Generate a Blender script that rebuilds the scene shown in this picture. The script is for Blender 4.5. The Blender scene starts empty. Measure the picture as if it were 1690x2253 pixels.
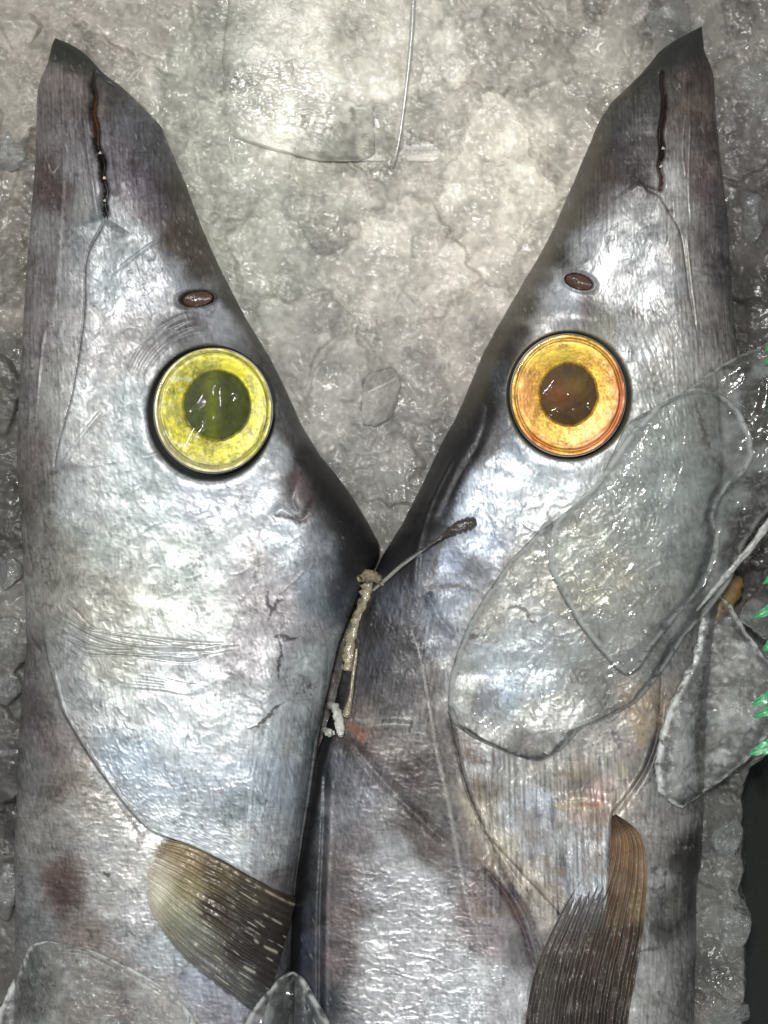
import bpy, math, random
import numpy as np
from mathutils import Vector

# ------------------------------------------------------------------ camera, world, lamps, exposure
SC = bpy.context.scene
S = 1.5e-4            # metres per layout unit
CX, CY = 845.0, 1126.5
D = 6000.0            # camera height in layout units
cam_d = bpy.data.cameras.new('camera')
cam = bpy.data.objects.new('camera', cam_d)
SC.collection.objects.link(cam)
cam.location = (0, 0, D * S)
cam_d.sensor_fit = 'VERTICAL'
cam_d.sensor_height = 36.0
cam_d.lens = 36.0 * D / 2253.0
cam_d.clip_start = 0.01
cam_d.clip_end = 50
SC.camera = cam
W = bpy.data.worlds.new('World')
SC.world = W
W.use_nodes = True
W.node_tree.nodes['Background'].inputs[0].default_value = (0.90, 0.96, 1.0, 1)
W.node_tree.nodes['Background'].inputs[1].default_value = 0.16

def area(name, loc, target, size, power, color, shape='DISK', size_y=None):
    l = bpy.data.lights.new(name, 'AREA')
    l.shape = shape
    l.size = size
    if size_y: l.size_y = size_y
    l.energy = power
    l.color = color
    o = bpy.data.objects.new(name, l)
    SC.collection.objects.link(o)
    o.location = loc
    d = Vector(target) - Vector(loc)
    o.rotation_euler = d.to_track_quat('-Z', 'Y').to_euler()
    return o
area('market_lamp', (-0.045, 0.26, 1.15), (0.0, 0.0, 0), 0.18, 8.2, (1.0, 0.985, 0.95))
area('counter_strip_lamp', (-0.55, 0.25, 0.75), (0, 0, 0), 0.10, 1.7, (0.97, 0.99, 1.0), 'RECTANGLE', 0.5)
area('aisle_lamp', (0.35, -0.5, 0.85), (0, -0.03, 0), 0.16, 1.9, (0.93, 0.99, 1.0))
SC.view_settings.view_transform = 'Standard'
SC.view_settings.look = 'None'
SC.view_settings.exposure = 0.16
SC.view_settings.gamma = 1.0
SC.view_settings.use_curve_mapping = False

# ------------------------------------------------------------------ noise
RNG = np.random.RandomState(7)
PERM = RNG.permutation(512).astype(np.int64)
GA = RNG.rand(512) * 2 * np.pi
GX, GY = np.cos(GA), np.sin(GA)
def _h(ix, iy, s):
    return PERM[(PERM[(ix + 131 * s) & 511] + iy + 57 * s) & 511]
def perlin(x, y, s=0):
    x = np.asarray(x, float); y = np.asarray(y, float)
    x0 = np.floor(x).astype(np.int64); y0 = np.floor(y).astype(np.int64)
    fx = x - x0; fy = y - y0
    u = fx * fx * fx * (fx * (fx * 6 - 15) + 10); v = fy * fy * fy * (fy * (fy * 6 - 15) + 10)
    def g(i, j):
        h = _h(x0 + i, y0 + j, s)
        return GX[h] * (fx - i) + GY[h] * (fy - j)
    a = g(0, 0); b = g(1, 0); c = g(0, 1); d = g(1, 1)
    return 1.5 * (a + u * (b - a) + v * (c - a) + u * v * (a - b - c + d))
def fbm(x, y, sc, o=4, s=0, st=1.0, an=0.0, gain=0.5):
    """fractal noise; sc = feature size, st = stretch along the direction an (degrees)"""
    if an or st != 1:
        c, q = math.cos(math.radians(an)), math.sin(math.radians(an))
        x, y = (x * c + y * q) / st, (-x * q + y * c)
    r = 0; a = 1.0; n = 0
    f = 1.0 / sc
    for i in range(o):
        r = r + a * perlin(x * f + 17.3 * i, y * f - 9.1 * i, s + i)
        n += a; a *= gain; f *= 2.03
    return r / n
def crease(x, y, sc, s=0, st=1.0, an=0.0, sharp=6.0, warp=0.5):
    """thin ridge lines, like crumpled foil: about 1 on a line, 0 off it"""
    wx = fbm(x, y, sc * 1.6, 2, s + 40) * sc * warp * 2
    wy = fbm(x, y, sc * 1.6, 2, s + 50) * sc * warp * 2
    n = fbm(x + wx, y + wy, sc, 2, s, st, an)
    return np.exp(-(np.abs(n) * sharp) ** 1.2)
def sm(a, b, x):
    t = np.clip((x - a) / (b - a + 1e-12), 0, 1)
    return t * t * (3 - 2 * t)
def lin(c):
    c = np.asarray(c, float) / 255.0
    return np.where(c < 0.04045, c / 12.92, ((c + 0.055) / 1.055) ** 2.4)
def smooth_pts(pts, n=10):
    p = np.array(pts, float); out = []
    for i in range(len(p) - 1):
        p0 = p[max(i - 1, 0)]; p1 = p[i]; p2 = p[i + 1]; p3 = p[min(i + 2, len(p) - 1)]
        for k in range(n):
            t = k / n
            out.append(0.5 * ((2 * p1) + (-p0 + p2) * t + (2 * p0 - 5 * p1 + 4 * p2 - p3) * t * t + (-p0 + 3 * p1 - 3 * p2 + p3) * t ** 3))
    out.append(p[-1])
    return np.array(out)
def curve_dist(X, Y, pts, reach=60, n=5):
    """distance to a smooth curve, signed side, position 0..1 (only near it; elsewhere 1e9)"""
    P = smooth_pts(pts, n)
    dist = np.full(X.shape, 1e9); side = np.zeros(X.shape); tt = np.zeros(X.shape)
    m = (X > P[:, 0].min() - reach) & (X < P[:, 0].max() + reach) & (Y > P[:, 1].min() - reach) & (Y < P[:, 1].max() + reach)
    if not m.any(): return dist, side, tt
    x = X[m]; y = Y[m]; bd = np.full(x.shape, 1e9); bs = np.zeros(x.shape); bt = np.zeros(x.shape)
    ns = len(P) - 1
    for i in range(ns):
        ax, ay = P[i]; bx, by = P[i + 1]
        dx, dy = bx - ax, by - ay; L = dx * dx + dy * dy + 1e-9
        t = np.clip(((x - ax) * dx + (y - ay) * dy) / L, 0, 1)
        qx = x - ax - t * dx; qy = y - ay - t * dy
        d = np.hypot(qx, qy); k = d < bd
        bd[k] = d[k]; bs[k] = np.sign(dx * qy - dy * qx)[k]; bt[k] = ((i + t) / ns)[k]
    dist[m] = bd; side[m] = bs; tt[m] = bt
    return dist, side, tt
def spindle(t, a=0.15):
    return np.minimum(sm(0, a, t), sm(1, 1 - a, t))
def oval(X, Y, cx, cy, rx, ry, rot=0.0):
    c, q = math.cos(math.radians(rot)), math.sin(math.radians(rot))
    u = ((X - cx) * c + (Y - cy) * q) / rx; v = (-(X - cx) * q + (Y - cy) * c) / ry
    return np.sqrt(u * u + v * v)
def colour_field(X, Y, samples, warp=16, soft=22, s=3):
    """smooth field of colour through scattered samples"""
    a = np.array(samples, float)
    wx = X + warp * fbm(X, Y, 60, 4, s); wy = Y + warp * fbm(X, Y, 60, 4, s + 9)
    c = lin(a[:, 2:5]); acc = np.zeros(X.shape + (3,)); ws = np.zeros(X.shape)
    for i in range(len(a)):
        w = 1.0 / (((wx - a[i, 0]) ** 2 + (wy - a[i, 1]) ** 2) + soft * soft) ** 2.2
        acc += w[..., None] * c[i]; ws += w
    return acc / ws[..., None]

# ------------------------------------------------------------------ scene helpers
def put(o, parent=None, **k):
    SC.collection.objects.link(o)
    if parent is not None: o.parent = parent
    for a, b in k.items(): o[a] = b
    return o
def conv(X, Y, Z, zref):
    """layout units -> metres; one constant scale per thing"""
    f = (D - zref) / D * S
    return np.stack([(X - CX) * f, (CY - Y) * f, Z * S], -1)
def mesh_from(name, verts, faces, mat, col=None, props=None, smooth=True):
    """verts (n,3); faces (m,4) or (m,3) int array or list of arrays"""
    me = bpy.data.meshes.new(name)
    fl = faces if isinstance(faces, list) else [faces]
    fl = [np.asarray(f) for f in fl if len(f)]
    nv = len(verts); nf = sum(len(f) for f in fl); nl = sum(f.size for f in fl)
    me.vertices.add(nv); me.vertices.foreach_set('co', np.ascontiguousarray(verts, dtype=np.float32).ravel())
    me.loops.add(nl); me.loops.foreach_set('vertex_index', np.concatenate([f.ravel() for f in fl]).astype(np.int32))
    tot = np.concatenate([np.full(len(f), f.shape[1]) for f in fl]).astype(np.int32)
    me.polygons.add(nf); me.polygons.foreach_set('loop_start', np.concatenate([[0], np.cumsum(tot)[:-1]]).astype(np.int32))
    me.polygons.foreach_set('use_smooth', np.full(nf, smooth))
    me.update(calc_edges=True)
    for nm, dat in (('Col', col), ('Mat', props)):
        if dat is not None:
            at = me.color_attributes.new(nm, 'FLOAT_COLOR', 'POINT')
            d4 = np.ones((nv, 4), np.float32); d4[:, :3] = dat
            at.data.foreach_set('color', d4.ravel())
    me.materials.append(mat)
    return bpy.data.objects.new(name, me)
def grid_faces(nr, nc, closed=False, flip=False):
    r = np.arange(nr - 1)[:, None]; c = np.arange(nc if closed else nc - 1)[None, :]
    a = r * nc + c; b = r * nc + (c + 1) % nc; d = a + nc; e = b + nc
    f = np.stack([a, d, e, b], -1).reshape(-1, 4)
    return f[:, ::-1] if flip else f
def loft(name, Lp, Rp, y0, y1, dy, nt, top, bot, zref, mat, look=None, nb=14, cosmix=0.45, jit=0.0, seed=0, rowcos=False):
    """closed body between a left and a right outline (each x over y); top(X,Y,L,R), bot(X,Y,L,R) give heights"""
    Lp = np.array(Lp, float); Rp = np.array(Rp, float)
    n = int((y1 - y0) / dy) + 1
    t = np.linspace(0, 1, n)
    if rowcos: t = 0.5 * t + 0.5 * (0.5 - 0.5 * np.cos(np.pi * t))
    ys = y0 + (y1 - y0) * t
    L = np.interp(ys, Lp[:, 1], Lp[:, 0]); R = np.interp(ys, Rp[:, 1], Rp[:, 0])
    k = max(1, int(15 / dy)); ker = np.hanning(2 * k + 3)[1:-1]; ker /= ker.sum()
    def smo(v):
        p = np.concatenate([2 * v[0] - v[1:k + 1][::-1], v, 2 * v[-1] - v[-k - 1:-1][::-1]]); return np.convolve(p, ker, 'valid')
    L = smo(L); R = smo(R)
    if jit:
        L = L + jit * fbm(ys, ys * 0 + 3.3 + seed, 26, 3, seed); R = R + jit * fbm(ys, ys * 0 + 9.3 + seed, 26, 3, seed + 1)
    R = np.maximum(R, L + 1.0)
    u = np.linspace(0, 1, nt); u = (1 - cosmix) * u + cosmix * (0.5 - 0.5 * np.cos(np.pi * u))
    X = L[:, None] + (R - L)[:, None] * u; Y = np.repeat(ys[:, None], nt, 1)
    Z = top(X, Y, L[:, None], R[:, None])
    ub = np.linspace(0, 1, nb + 2)[1:-1][::-1]; ub = 0.5 - 0.5 * np.cos(np.pi * ub)
    Xb = L[:, None] + (R - L)[:, None] * ub; Yb = np.repeat(ys[:, None], nb, 1)
    Zb = bot(Xb, Yb, L[:, None], R[:, None])
    XX = np.concatenate([X, Xb], 1); YY = np.concatenate([Y, Yb], 1); ZZ = np.concatenate([Z, Zb], 1)
    nc = nt + nb
    V = conv(XX, YY, ZZ, zref).reshape(-1, 3)
    F = [grid_faces(n, nc, True)]
    # caps: strip from the top columns to the bottom ones
    def cap(row, flip):
        idx = row * nc + np.arange(nc); mid = len(Vx[0]);
        Vx[0] = np.vstack([Vx[0], Vx[0][idx].mean(0)[None]])
        f = np.stack([idx, np.roll(idx, -1), np.full(nc, mid)], -1)
        return f[:, ::-1] if flip else f
    Vx = [V]
    F.append(cap(0, False)); F.append(cap(n - 1, True))
    V = Vx[0]
    col = props = None
    if look:
        c, p = look(XX, YY)
        col = np.vstack([c.reshape(-1, 3), c[0, :1], c[-1, :1]]); props = np.vstack([p.reshape(-1, 3), p[0, :1], p[-1, :1]])
    return mesh_from(name, V, F, mat, col, props)
def edge_d(X, L, R, k=0.88):
    return np.maximum(np.minimum(X - L, R - X), 0) * k

# ------------------------------------------------------------------ materials
def newmat(name):
    m = bpy.data.materials.new(name); m.use_nodes = True
    nt = m.node_tree; b = nt.nodes['Principled BSDF']
    return m, nt, b
def N(nt, kind, **k):
    n = nt.nodes.new(kind)
    for a, v in k.items(): setattr(n, a, v)
    return n
def attr(nt, name):
    return N(nt, 'ShaderNodeAttribute', attribute_name=name)
def noise_bump(nt, b, scale, strength, dist, stretch=(1, 1, 1), rot=0, detail=4, coat=True):
    tc = N(nt, 'ShaderNodeTexCoord'); mp = N(nt, 'ShaderNodeMapping')
    mp.inputs['Scale'].default_value = stretch; mp.inputs['Rotation'].default_value = (0, 0, math.radians(rot))
    nt.links.new(tc.outputs['Object'], mp.inputs[0])
    nz = N(nt, 'ShaderNodeTexNoise'); nz.inputs['Scale'].default_value = scale; nz.inputs['Detail'].default_value = detail
    nt.links.new(mp.outputs[0], nz.inputs['Vector'])
    bp = N(nt, 'ShaderNodeBump'); bp.inputs['Strength'].default_value = strength; bp.inputs['Distance'].default_value = dist
    nt.links.new(nz.outputs[0], bp.inputs['Height']); nt.links.new(bp.outputs[0], b.inputs['Normal'])
    if coat: nt.links.new(bp.outputs[0], b.inputs['Coat Normal'])
    return nz, bp
def skin_mat(name):
    m, nt, b = newmat(name)
    c = attr(nt, 'Col'); p = attr(nt, 'Mat'); sp = N(nt, 'ShaderNodeSeparateColor')
    nt.links.new(p.outputs['Color'], sp.inputs[0])
    nt.links.new(c.outputs['Color'], b.inputs['Base Color'])
    nt.links.new(sp.outputs[0], b.inputs['Roughness']); nt.links.new(sp.outputs[1], b.inputs['Metallic'])
    nt.links.new(sp.outputs[2], b.inputs['Coat Weight'])
    b.inputs['Coat Roughness'].default_value = 0.22
    noise_bump(nt, b, 1700, 0.13, 0.0002, (1, 0.35, 1), 12, 5, False)
    return m
SKIN = skin_mat('silver_fish_skin')
def fin_mat():
    m, nt, b = newmat('fin_membrane')
    c = attr(nt, 'Col'); p = attr(nt, 'Mat'); sp = N(nt, 'ShaderNodeSeparateColor')
    nt.links.new(p.outputs['Color'], sp.inputs[0]); nt.links.new(c.outputs['Color'], b.inputs['Base Color'])
    nt.links.new(sp.outputs[0], b.inputs['Roughness']); nt.links.new(sp.outputs[1], b.inputs['Metallic'])
    nt.links.new(sp.outputs[2], b.inputs['Alpha'])
    b.inputs['Coat Weight'].default_value = 0.25; b.inputs['Coat Roughness'].default_value = 0.15
    noise_bump(nt, b, 1800, 0.3, 0.0002)
    return m
FIN = fin_mat()
def ice_bed_mat():
    m, nt, b = newmat('crushed_ice')
    c = attr(nt, 'Col'); p = attr(nt, 'Mat'); sp = N(nt, 'ShaderNodeSeparateColor')
    nt.links.new(p.outputs['Color'], sp.inputs[0]); nt.links.new(c.outputs['Color'], b.inputs['Base Color'])
    nt.links.new(sp.outputs[0], b.inputs['Roughness']); nt.links.new(sp.outputs[1], b.inputs['Coat Weight'])
    b.inputs['IOR'].default_value = 1.31
    b.inputs['Specular IOR Level'].default_value = 0.5
    b.inputs['Subsurface Weight'].default_value = 0.65
    b.inputs['Subsurface Radius'].default_value = (0.002, 0.002, 0.002); b.inputs['Subsurface Scale'].default_value = 1.0
    b.inputs['Coat Weight'].default_value = 0.6; b.inputs['Coat Roughness'].default_value = 0.07; b.inputs['Coat IOR'].default_value = 1.33
    noise_bump(nt, b, 900, 0.22, 0.0006, detail=6)
    return m
ICE = ice_bed_mat()
def clear_ice_mat(name, tint, base_frost, bump=0.28, sc=170):
    """clear ice: lets what lies under it show, with wet gloss and cloudy frost where Mat.b says"""
    m, nt, b = newmat(name)
    out = nt.nodes['Material Output']
    p = attr(nt, 'Mat'); sp = N(nt, 'ShaderNodeSeparateColor'); nt.links.new(p.outputs['Color'], sp.inputs[0])
    b.inputs['Base Color'].default_value = tint + (1,)
    b.inputs['Roughness'].default_value = 0.25
    b.inputs['Coat Weight'].default_value = 1.0; b.inputs['Coat Roughness'].default_value = 0.05; b.inputs['Coat IOR'].default_value = 1.4
    nz, bp = noise_bump(nt, b, sc, bump, 0.0015, detail=3)
    tr = N(nt, 'ShaderNodeBsdfTransparent'); tr.inputs[0].default_value = (0.975, 0.98, 0.975, 1)
    gl = N(nt, 'ShaderNodeBsdfGlossy'); gl.inputs['Roughness'].default_value = 0.07
    nt.links.new(bp.outputs[0], gl.inputs['Normal'])
    fr = N(nt, 'ShaderNodeFresnel'); fr.inputs['IOR'].default_value = 1.33; nt.links.new(bp.outputs[0], fr.inputs['Normal'])
    m1 = N(nt, 'ShaderNodeMixShader'); nt.links.new(fr.outputs[0], m1.inputs[0]); nt.links.new(tr.outputs[0], m1.inputs[1]); nt.links.new(gl.outputs[0], m1.inputs[2])
    ad = N(nt, 'ShaderNodeMath', operation='ADD', use_clamp=True); ad.inputs[1].default_value = base_frost
    nt.links.new(sp.outputs[2], ad.inputs[0])
    m2 = N(nt, 'ShaderNodeMixShader'); nt.links.new(ad.outputs[0], m2.inputs[0]); nt.links.new(m1.outputs[0], m2.inputs[1]); nt.links.new(b.outputs[0], m2.inputs[2])
    nt.links.new(m2.outputs[0], out.inputs['Surface'])
    return m
CLEAR = clear_ice_mat('clear_wet_ice', (0.56, 0.58, 0.56), 0.02)
FROSTED = clear_ice_mat('frosted_clear_ice', (0.62, 0.63, 0.61), 0.05, 0.7, 420)
CHIP = clear_ice_mat('cloudy_ice', (0.30, 0.31, 0.30), 0.22, 0.7, 500)
def plain(name, rgb, rough, metal=0.0, coat=0.0, bump=0.3, sc=1500, vary=0.25, alpha=1.0):
    m, nt, b = newmat(name)
    b.inputs['Roughness'].default_value = rough; b.inputs['Metallic'].default_value = metal
    b.inputs['Coat Weight'].default_value = coat; b.inputs['Coat Roughness'].default_value = 0.08
    b.inputs['Alpha'].default_value = alpha
    if name.startswith('black'): b.inputs['Specular IOR Level'].default_value = 0.1
    nz, bp = noise_bump(nt, b, sc, bump, 0.0003)
    r = N(nt, 'ShaderNodeValToRGB'); r.color_ramp.elements[0].position = 0.3; r.color_ramp.elements[1].position = 0.7
    r.color_ramp.elements[0].color = tuple(c * (1 - vary) for c in rgb) + (1,); r.color_ramp.elements[1].color = tuple(min(1, c * (1 + vary)) for c in rgb) + (1,)
    nt.links.new(nz.outputs[0], r.inputs[0]); nt.links.new(r.outputs[0], b.inputs['Base Color'])
    return m
EYE = skin_mat('eye_iris_tissue')
PUPIL = skin_mat('pupil_jelly'); PUPIL.node_tree.nodes['Principled BSDF'].inputs['Specular IOR Level'].default_value = 0.08
def cornea_mat():
    m, nt, b = newmat('cornea')
    out = nt.nodes['Material Output']; nt.nodes.remove(b)
    tr = N(nt, 'ShaderNodeBsdfTransparent'); gl = N(nt, 'ShaderNodeBsdfGlossy'); gl.inputs['Roughness'].default_value = 0.05
    tc = N(nt, 'ShaderNodeTexCoord'); nz = N(nt, 'ShaderNodeTexNoise'); nz.inputs['Scale'].default_value = 350; nz.inputs['Detail'].default_value = 2
    bp = N(nt, 'ShaderNodeBump'); bp.inputs['Strength'].default_value = 0.05; bp.inputs['Distance'].default_value = 0.0004
    nt.links.new(tc.outputs['Object'], nz.inputs['Vector']); nt.links.new(nz.outputs[0], bp.inputs['Height']); nt.links.new(bp.outputs[0], gl.inputs['Normal'])
    fr = N(nt, 'ShaderNodeFresnel'); fr.inputs['IOR'].default_value = 1.36; nt.links.new(bp.outputs[0], fr.inputs['Normal'])
    mx = N(nt, 'ShaderNodeMixShader'); nt.links.new(fr.outputs[0], mx.inputs[0]); nt.links.new(tr.outputs[0], mx.inputs[1]); nt.links.new(gl.outputs[0], mx.inputs[2])
    nt.links.new(mx.outputs[0], out.inputs['Surface'])
    return m
CORNEA = cornea_mat()
BLACK = plain('black_tray_plastic', (0.012, 0.014, 0.012), 0.4, bump=0.1)
LEAF = plain('green_plastic_leaf', (0.02, 0.30, 0.09), 0.35, coat=0.4, bump=0.3, sc=700)
FLESH = plain('pale_flesh', (0.27, 0.235, 0.15), 0.35, coat=0.6, bump=0.6, sc=900)
WHITE_FLESH = plain('white_flesh', (0.55, 0.55, 0.50), 0.3, coat=0.7, bump=0.4, sc=700)
TWIG = plain('dark_wet_bark', (0.05, 0.042, 0.035), 0.3, coat=0.8, bump=0.9, sc=900)
TOOTH = plain('tooth', (0.62, 0.56, 0.45), 0.25, coat=0.5, bump=0.1)
NOSE = plain('nostril_lining', (0.09, 0.05, 0.035), 0.25, coat=0.5, bump=0.3)
THREAD = plain('clear_nylon', (0.40, 0.40, 0.37), 0.2, coat=0.8, bump=0.1, alpha=0.55)

# ------------------------------------------------------------------ the ice bed
def voronoi(X, Y, cell, s):
    cx = np.floor(X / cell).astype(np.int64); cy = np.floor(Y / cell).astype(np.int64)
    f1 = np.full(X.shape, 1e9); f2 = f1.copy(); tx = f1 * 0; ty = f1 * 0; off = f1 * 0
    for i in (-1, 0, 1):
        for j in (-1, 0, 1):
            h = _h(cx + i, cy + j, s); k = _h(cx + i + 77, cy + j, s + 3)
            px = (cx + i + 0.5 + 0.48 * GX[h]) * cell; py = (cy + j + 0.5 + 0.48 * GY[h]) * cell
            d = np.hypot(X - px, Y - py); n = d < f1
            f2 = np.where(n, f1, np.minimum(f2, d))
            slx = GX[k]; sly = GY[k]
            h_here = slx * (X - px) / cell + sly * (Y - py) / cell
            off = np.where(n, (k / 256.0 - 1.0), off); tx = np.where(n, h_here, tx)
            f1 = np.where(n, d, f1)
    return f1, f2 - f1, tx, off
ICE_S = [(300,50,150,147,139),(50,100,135,132,124),(50,300,122,120,112),(20,600,112,110,104),(20,900,84,84,79),(20,1100,72,72,68),(15,1300,92,92,88),(20,1500,84,84,80),(15,1700,72,72,70),(15,1900,80,80,77),(20,2100,84,84,80),  # ice tones; the darker sides hold some shade in the colour
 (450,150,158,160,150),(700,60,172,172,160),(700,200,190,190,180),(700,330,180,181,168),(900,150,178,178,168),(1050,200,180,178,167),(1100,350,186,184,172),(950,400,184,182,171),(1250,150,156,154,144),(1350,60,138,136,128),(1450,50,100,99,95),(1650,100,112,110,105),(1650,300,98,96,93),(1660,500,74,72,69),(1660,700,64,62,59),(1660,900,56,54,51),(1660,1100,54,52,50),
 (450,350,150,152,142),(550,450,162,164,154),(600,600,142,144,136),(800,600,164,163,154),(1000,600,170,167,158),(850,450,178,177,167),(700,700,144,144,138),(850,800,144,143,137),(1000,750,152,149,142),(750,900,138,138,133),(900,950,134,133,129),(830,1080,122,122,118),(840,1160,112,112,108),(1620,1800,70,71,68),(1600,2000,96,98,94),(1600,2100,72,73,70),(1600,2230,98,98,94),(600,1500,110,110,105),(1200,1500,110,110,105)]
def bed_h(X, Y):
    wx = X + 22 * fbm(X, Y, 70, 3, 21); wy = Y + 22 * fbm(X, Y, 70, 3, 22)
    f1, e1, t1, o1 = voronoi(wx + 25 * fbm(X, Y, 40, 3, 24), wy + 25 * fbm(X, Y, 40, 3, 25), 210, 1)
    g1, e2, t2, o2 = voronoi(wx + 30, wy - 12, 62, 5)
    h1, e3, t3, o3 = voronoi(X + 9 * fbm(X, Y, 20, 2, 31), Y + 9 * fbm(X, Y, 20, 2, 32), 17, 9)
    a = sm(0, 26, e1); b = sm(0, 12, e2)
    crumb = sm(0.0, 0.22, fbm(X, Y, 95, 3, 61))
    z = -4 + a * (5 + 17 * t1 + 10 * o1) + 12 * fbm(X, Y, 90, 4, 63) + b * (2 + 6 * t2 + 4 * o2) * (0.12 + 0.88 * crumb)
    z = z + crumb * (sm(0, 5, e3) * (2.2 * t3 + 2.0 * o3))
    z = z + 1.6 * fbm(X, Y, 30, 3, 71) + 10 * fbm(X, Y, 260, 2, 72)
    z = z + (.15 + crumb) * 1.5 * fbm(X, Y, 5.5, 2, 73)
    melt = sm(0.0, 0.25, fbm(X, Y, 140, 2, 74))
    z = z + melt * 1.3 * crease(X, Y, 18, 81, sharp=10)
    return z, crumb, e1, o1, o2, e2
def ice_colour(X, Y, crumb=None, e1=None, o1=None, o2=None, e2=None):
    if crumb is None: _, crumb, e1, o1, o2, e2 = bed_h(X, Y)
    K = lambda a: a[..., None]
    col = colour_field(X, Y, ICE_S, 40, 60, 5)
    cloud = K(fbm(X, Y, 130, 6, 14, gain=.55)); fine = K(fbm(X, Y, 16, 4, 15)); wh = K(sm(0.05, 0.5, fbm(X, Y, 60, 4, 16)))
    seam = K(np.exp(-(e1 / 5.0) ** 2)); part = K(sm(-.3, .3, fbm(X, Y, 150, 2, 18)))
    rim_line = K(crease(X, Y, 16, 19, sharp=10, warp=.9) * sm(0, .3, fbm(X, Y, 60, 3, 26)))  # thin rim-light lines put into the ice colour
    edge2 = K(np.exp(-((e2 - 3) / 2.0) ** 2)) * K(crumb)
    col = col * (1.02 + 0.60 * cloud + 0.35 * fine + 0.30 * wh + 0.24 * K(o1) + 0.20 * K(o2) * part + 0.40 * rim_line + 0.15 * edge2 + 0.34 * K(np.exp(-((e1 - 8) / 3.0) ** 2) * sm(-.05, .3, fbm(X, Y, 70, 3, 30)))) * (1 - 0.20 * seam * part)
    fl = K(sm(.22, .42, fbm(X, Y, 9, 3, 28)) * sm(-.05, .3, fbm(X, Y, 75, 3, 29)))      # frost crystals and trapped bubbles
    col = col * np.array([1.04, 1.0, 1.0]) * 1.12
    return np.clip(col * (1 + .55 * fl) + .05 * fl, 0.02, 0.88)
bx0, bx1, by0, by1, st = -230, 1900, -230, 2480, 3.0
gx = np.arange(bx0, bx1, st); gy = np.arange(by0, by1, st)
BX, BY = np.meshgrid(gx, gy)
xb = np.interp(gy, [-300, 1380, 1600, 1690, 1760, 1860, 1980, 2100, 2253, 2600], [1960, 1960, 1800, 1672, 1654, 1660, 1652, 1662, 1656, 1650])[:, None]
xb = xb + 14 * fbm(BY[:, :1], BY[:, :1] * 0, 45, 3, 12)
BXs = BX0 = np.minimum(BX, 9e9)
u = (BX - bx0) / (bx1 - bx0 - st)
BX = bx0 + u * (xb - bx0)                       # the bed ends where the tray shows
zb, crumb, e1, o1_, o2_, e2_ = bed_h(BX, BY)
drop = sm(0, 26, xb - BX)
zb = zb * drop - 150 * (1 - drop)
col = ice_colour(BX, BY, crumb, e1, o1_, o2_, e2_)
wetm = np.clip(.22 + 1.5 * sm(.0, .35, fbm(BX, BY, 85, 4, 27)) * (.3 + .7 * crumb), 0, 1)
rough = 0.36 + 0.2 * sm(-0.3, 0.4, fbm(BX, BY, 40, 3, 17)) - 0.08 * crumb
props = np.stack([rough, wetm, rough * 0], -1)
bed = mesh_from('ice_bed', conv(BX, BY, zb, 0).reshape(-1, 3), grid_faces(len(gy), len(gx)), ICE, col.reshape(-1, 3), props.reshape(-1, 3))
put(bed, kind='structure', label='bed of grey white crushed ice melted together under the fish', category='ice')
def bed_z(x, y):
    return float(bed_h(np.array([[float(x)]]), np.array([[float(y)]]))[0][0, 0])

# tray floor under the ice
def box(name, x0, x1, y0, y1, z0, z1, mat, zref=0):
    X = np.array([x0, x1, x1, x0] * 2, float); Y = np.array([y0, y0, y1, y1] * 2, float); Z = np.array([z0] * 4 + [z1] * 4, float)
    F = np.array([[0, 1, 2, 3], [7, 6, 5, 4], [0, 4, 5, 1], [1, 5, 6, 2], [2, 6, 7, 3], [3, 7, 4, 0]])
    return mesh_from(name, conv(X, Y, Z, zref), F, mat, smooth=False)
tray = box('display_tray', -900, 2600, -900, 3100, -190, -155, BLACK)
put(tray, label='black display tray showing as a dark strip right of the ice', category='tray')

# ------------------------------------------------------------------ fish
LF_L = [(112,72),(104,84),(101,105),(96,128),(84,150),(76,175),(72,200),(69,330),(56,500),(46,620),(38,750),(30,900),(27,1040),(36,1150),(42,1260),(47,1350),(48,1420),(40,1520),(30,1640),(26,1760),(20,1900),(24,2000),(22,2120),(18,2260),(12,2420)]
LF_R = [(116,72),(140,80),(165,95),(190,115),(204,132),(220,150),(252,172),(284,200),(318,235),(348,266),(362,300),(385,355),(403,396),(430,470),(455,530),(478,580),(505,632),(540,700),(588,778),(625,850),(660,930),(700,998),(745,1052),(785,1110),(815,1160),(836,1200),(835,1230),(812,1270),(792,1310),(770,1360),(745,1420),(732,1470),(716,1540),(690,1640),(676,1750),(660,1850),(645,1960),(640,2100),(632,2260),(626,2420)]
RF_L = [(1550,46),(1525,58),(1490,78),(1460,98),(1440,124),(1419,149),(1390,178),(1352,213),(1322,260),(1301,312),(1281,359),(1255,420),(1229,482),(1200,540),(1168,594),(1135,650),(1106,700),(1065,774),(1040,835),(1019,887),(1000,925),(978,964),(932,1061),(886,1153),(845,1217),(822,1265),(800,1310),(783,1360),(770,1410),(752,1480),(735,1550),(714,1610),(688,1690),(672,1800),(654,1900),(642,2000),(637,2100),(632,2253),(626,2420)]
RF_R = [(1554,46),(1556,75),(1558,95),(1570,125),(1579,150),(1582,200),(1584,246),(1594,333),(1602,400),(1609,461),(1616,560),(1621,640),(1627,720),(1634,800),(1642,900),(1650,980),(1645,1080),(1632,1180),(1606,1280),(1580,1380),(1566,1500),(1560,1620),(1557,1760),(1553,1890),(1541,1960),(1540,2110),(1536,2253),(1534,2420)]
def ix(p, y):
    a = np.array(p, float); return np.interp(y, a[:, 1], a[:, 0])
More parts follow.
